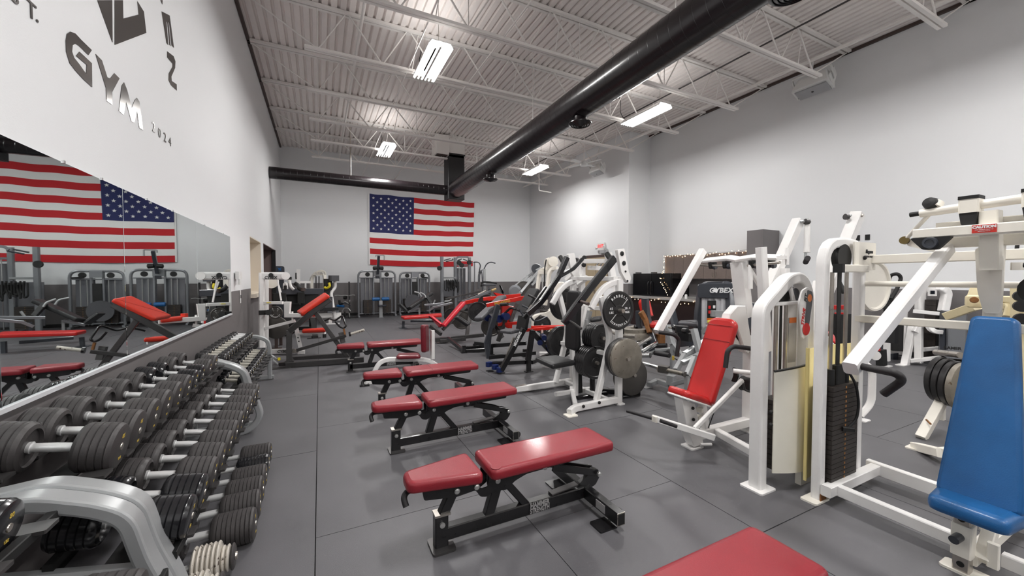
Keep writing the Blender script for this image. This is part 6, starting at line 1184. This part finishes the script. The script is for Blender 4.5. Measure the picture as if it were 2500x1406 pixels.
Sv.tube('hanging_cable', [(3.986,3.463,0.48), (4.025,3.443,0.453), (4.03,3.384,0.429)], .006, k); Sv.p('brass_clip', MB().box((3.986,3.463,0.475), (.03, .03, .05), bev=.01), 'print_gold')
Sv.bar('floor_beam', (3.929,3.812,0.053), (4.113,3.834,0.079), .06, .06, s_); Sv.bar('floor_beam', (4.113,3.834,0.079), (4.03,3.54,0.103), .06, .06, s_); Sv.foot((3.946,3.859,0.028), .12, .1, s_); Sv.p('floor_link', MB().box((4.041,3.537,0.171), (.1, .1, .12), .3, bev=.01), s_); Sv.bar('floor_beam', (4.03,3.54,0.103), (3.96,3.245,0.24), .05, .05, s_)
for q in ((4.386,3.826,0.56), (3.803,3.103,0.353)): Sv.bar('floor_leg', q, (q[0], q[1], 0), .05, .05, s_, up=X_)
# tall white pulley arm machine behind the stack frames
Pa = Mach('pulley_arm_machine', 'white machine with two raised slanted arms and a hanging handle, behind the stack frames', 'gym machine', (4.0, 2.3, 0))
Pa.bar('raised_arm', (4.312,2.236,2.057), (3.795,2.245,1.306), .10, .08, w, up=X_, bev=.008); Pa.bar('raised_arm', (4.478,1.82,2.082), (3.98,1.922,1.077), .10, .09, w, up=X_, bev=.008); Pa.bar('lower_arm', (3.82,1.791,1.449), (3.597,1.772,0.911), .10, .08, w, up=X_)
Pa.tube('arm_pin', [(4.271,2.2,2.045), (4.366,2.153,2.045)], .014, s_); Pa.p('pin_nut', MB().cyl((4.3,2.164,2.043), (4.329,2.149,2.043), .03, 8), g); Pa.tube('arm_pin', [(4.369,1.873,2.056), (4.423,1.846,2.063)], .014, s_); Pa.p('pin_nut', MB().cyl((4.348,1.861,2.052), (4.372,1.849,2.052), .028, 8), g); Pa.bolt((4.446,1.779,2.059), (-.8, -.6, 0), .014, 'satin_steel')
Pa.tube('hanging_tube', [(4.34,2.165,2.017), (4.333,2.161,1.786)], .026, w, n=14); Pa.tube('tube_sleeve', [(4.334,2.161,1.79), (4.333,2.16,1.741)], .03, w, n=14); Pa.tube('hook', [(4.322,2.165,1.741), (4.318,2.165,1.676), (4.276,2.13,1.65)], .012, s_, fil=.01); Pa.tube('grip', [(4.321,2.163,1.644), (4.17,2.071,1.677)], .024, 'foam_grip', n=14)
Pa.bar('tower', (4.25, 2.35, 0), (4.25, 2.35, 1.35), .12, .1, w, up=X_); Pa.bar('base', (3.6, 2.1, .05), (4.5, 2.5, .05), .08, .07, w); Pa.bar('cross_link', (3.837,1.887,1.25), (3.91,1.851,1.25), .02, .02, 'satin_steel'); Pa.p('grey_joint', MB().box((4.023,2.195,1.541), (.08, .07, .08), bev=.01), w); Pa.p('blue_pulley', MB().lathe([(-.02, .05), (-.02, .07), (.02, .07), (.02, .05)], (3.894,1.973,1.328), (-.5, -.9, 0), 18), 'navy_paint')
Pa.bar('low_curve', (3.882,1.858,1.053), (4.013,1.671,0.718), .07, .06, w); Pa.pad('red_pad', [(4.218,1.91,0.883), (4.166,1.824,0.885), (4.286,1.878,0.943), (4.346,1.96,0.955)], .05, 'vinyl_red')
# teardrop white guard foot seen right of the stack
Pa.sweep('loop_foot', [(4.101,1.63,0.788), (4.2,1.578,0.718), (4.19,1.574,0.423), (4.101,1.614,0.318)], .045, .05, w, nrm=(-.5, .85, 0), fil=.12); Pa.foot((5.056,1.969,0.02), .12, .1, w)
Pa.p('red_roller_end', MB().lathe([(-.05, .03), (-.05, .035), (.02, .035), (.03, .045), (.05, .045), (.05, .001)], (4.966,1.869,0.716), (-.6, -.8, 0), 18), w); Pa.p('red_roller', MB().box((5.253,1.952,0.767), (.09, .07, .09), .5, bev=.03), 'vinyl_red')
# ================================================================ far right background
Wm = Mach('arched_stack_machine', 'small white arched stack machine far behind the blue padded press', 'gym machine', (8.9, 3.0, 0))
Wm.sweep('arch', [(9.554,2.951,0.888), (9.566,2.957,1.245), (9.643,2.92,1.292), (9.49,2.661,1.301), (9.549,2.63,1.226), (9.491,2.648,0.915)], .11, .12, w, nrm=(.6, .8, 0), fil=.12, rnd=.02); Wm.p('display', MB().box((9.471,2.78,1.23), (.12, .1, .12), .5, bev=.03), w); Wm.p('display_face', MB().box((9.329,2.739,1.234), (.05, .05, .06), .5), 'screen_dark'); Wm.stack((9.623, 2.81), .24, .14, .1, 1.1, 10)
for a, b, W_ in (((9.167,2.914,0.71), (8.894,2.914,-0.006), .1), ((9.116,2.827,0.707), (9.107,2.81,0.038), .1), ((9.305,3.079,1.028), (9.266,3.069,0.112), .05)): Wm.bar('leg', a, b, W_, .09, w, up=X_)
for a, b in (((8.968,2.88,0.068), (9.292,2.61,0.148)), ((9.169,2.919,0.906), (9.288,2.636,0.88)), ((9.002,3.201,0.158), (9.239,3.084,0.189)), ((9.309,2.828,0.242), (9.593,2.688,0.273))): Wm.bar('rail', a, b, .06, .06, w)
Wm.sweep('curved_bracket', [(9.054,2.853,0.558), (9.109,2.829,0.662), (9.102,2.723,0.719), (9.038,2.639,0.601), (9.167,2.575,0.587)], .07, .07, w, nrm=(.6, .8, 0), fil=.08); Wm.p('dark_box', MB().box((9.715,2.855,0.391), (.35, .2, .38), .4, bev=.02), 'matte_black'); Wm.foot((8.861,2.931,0.001), .25, .12, w)
Bk = Mach('stack_machine', 'black padded machine with white posts behind the long white press arm', 'gym machine', (8.2, 3.2, 0)); Bk.p('pad', MB().box((8.13,2.866,0.601), (.28, .2, .28), .5, bev=.05), 'vinyl_black'); Bk.p('shroud', MB().box((8.913,3.032,0.469), (.2, .15, .48), .4, bev=.02), 'matte_black'); Bk.bar('post', (8.496,3.014,0.426), (8.491,3.005,0.09), .08, .07, w, up=X_); Bk.foot((8.498,3.002,0.09), .15, .1, w); Bk.bar('black_post', (7.756,2.82,0.374), (7.765,2.808,0.131), .12, .1, 'matte_black', up=X_); Bk.p('red_part', MB().box((7.55,2.813,0.439), (.1, .08, .1), .5, bev=.03), 'vinyl_red')
El = Mach('elliptical_trainer', 'black elliptical trainer handles far behind the press arm', 'cardio machine', (9.0, 3.6, 0)); El.tube('handle', [(9.449,3.344,1.072), (9.454,3.353,1.412), (9.484,3.342,1.534), (9.482,3.232,1.557), (9.531,3.205,1.477), (9.464,3.232,1.286), (9.361,3.277,1.094)], .03, 'matte_black', fil=.06); El.p('console', MB().box((9.231,3.338,0.998), (.3, .15, .15), .5, bev=.03), 'matte_black'); El.bar('mast', (9.449,3.344,1.072), (9.449, 3.344, 0), .12, .1, 'matte_black', up=X_); El.p('base', MB().box((9.449, 3.344, .1), (.4, .3, .2), .3, bev=.06), 'charcoal_paint')
Tm = Mach('treadmill', 'grey treadmill with slanted black console far behind the blue pad', 'cardio machine', (9.1, 2.2, 0)); Tm.p('console', MB().bar((10.19,2.755,1.123), (10.132,2.561,1.126), .05, .25, bev=.02), 'matte_black'); Tm.bar('arm', (10.105,2.575,1.157), (10.216,2.525,1.31), .06, .05, ch, up=X_); Tm.bar('arm', (10.168,2.65,0.981), (10.145,2.554,1.111), .05, .05, s_, up=X_); Tm.tube('handrail', [(10.001,2.734,1.028), (9.945,2.761,1.012), (9.827,2.704,0.882), (9.776,2.616,0.845)], .02, 'matte_black', fil=.03); Tm.p('deck_box', MB().box((9.335,2.491,0.558), (.5, .2, .75), .5, bev=.02), 'silver_dark'); Tm.text('lettering', 'RAMER', 'print_black', .06, (8.894,2.368,0.376), (.5, -.87, 0), Z_, offset=.003); Tm.bar('upright', (9.201,2.563,0.731), (9.196,2.551,0.299), .07, .06, ch, up=X_)
Tm.p('belt_deck', MB().box((9.45, 1.9, .1), (.6, .9, .18), bev=.03), 'matte_black')
Rb = Mach('exercise_bike', 'machine with red padded bars glimpsed between the stack guide rods', 'cardio machine', (7.0, 3.4, 0)); Rb.p('red_bar', MB().bar((6.518,2.898,1.067), (6.557,2.767,1.075), .06, .08), 'vinyl_red'); Rb.p('red_bar', MB().bar((6.542,2.882,0.969), (6.556,2.764,0.978), .05, .08), 'vinyl_red'); Rb.tube('dark_hoop', [(6.134,2.768,1.529), (6.192,2.738,1.502), (6.176,2.628,1.287)], .03, 'matte_black', fil=.1); Rb.p('body', MB().box((6.592,2.852,0.777), (.3, .2, .4), bev=.05), 'matte_black'); Rb.bar('leg', (6.592,2.852,0.777), (6.592, 2.852, 0), .1, .1, 'matte_black', up=X_)
# cream leg press behind the blue pad
Cl = Mach('leg_press', 'cream plate loaded leg press behind the blue pad at the right edge', 'gym machine', (5.0, 1.3, 0)); cy = 'cream_yellow'
Cl.p('slanted_leg', MB().bar((4.975,1.506,0.002), (5.336,1.452,0.39), .09, .07, up=X_), cr); Cl.bar('floor_rail', (4.656,1.441,0.014), (4.435,1.218,0.092), .07, .07, cr); Cl.foot((4.638,1.427,-0.013), .12, .12, cr); Cl.p('peg', MB().cyl((5.025,1.487,0.173), (4.918,1.428,0.173), .008, 8), 'rust')
Cl.bar('arm', (6.086,1.661,1.075), (5.912,1.416,1.207), .09, .08, cy, up=X_); Cl.p('top_bracket', MB().prism(round2d(rect(-.02, .35, -.10, .02), .03, 3), (5.685,1.42,1.3), (.3, -.95, 0), Z_, .1, .01), cy); Cl.p('bracket_hole', MB().lathe([(0, .03), (.01, .025), (.01, .001)], (5.587,1.356,1.278), (-.9, -.3, .1), 16), 'rust')
Cl.bar('upper_leg', (5.922,1.417,1.391), (5.89,1.43,1.294), .1, .08, cy, up=X_); Cl.bar('rail', (5.766,1.268,1.288), (5.316,1.045,1.304), .05, .05, cy); Cl.sweep('yoke', [(5.616,1.226,1.148), (5.646,1.214,1.229), (5.421,1.102,1.237), (5.4,1.11,1.153)], .06, .06, cy, nrm=(.9, .3, 0), fil=.02); Cl.bar('right_post', (5.337,1.038,1.415), (5.337,1.028,1.088), .1, .08, cy, up=Y_)
for q in ((5.181,1.001,1.339), (5.18,0.999,1.256), (5.179,0.996,1.151)): Cl.p('roller', MB().lathe([(-.03, .02), (-.03, .045), (.03, .045), (.03, .02)], q, (-.9, -.3, 0), 18), 'matte_black')
Cl.bar('lower_post', (5.337,1.028,1.088), (5.337, 1.028, 0), .1, .08, cy, up=Y_); Cl.bar('floor_rail', (4.435,1.218,0.092), (5.337, 1.028, .05), .07, .07, cr); Cl.tube('loading_sleeve', [(5.537,1.587,0.741), (5.315,1.363,0.773)], .028, 'satin_steel', n=14)
Cl.bar('sleeve_post', (5.447,1.515,0.6), (5.447, 1.515, .1), .06, .06, cr, up=Y_)
for i in range(4):
    c_ = V3((5.314,1.522,0.513))+V3((-.02*i+.04, -.052*i, -.008*i)); plate_thing(tuple(c_), (-.15, -1, 0), .215, .045, 'iron_black' if i < 3 else 'iron_worn', ('shiny black plate innermost on the cream leg press', 'shiny black plate second on the cream leg press', 'shiny black plate third on the cream leg press', 'pale faced plate outermost on the cream leg press')[i], 'plates on the cream leg press', rim=i < 3)
Cl.p('black_handle', MB().sweep([(4.738,1.01,1.732), (4.743,1.006,1.688), (4.667,0.932,1.688), (4.674,0.931,1.743)], .02, .03, (.9, .3, 0), .01), 'matte_black')
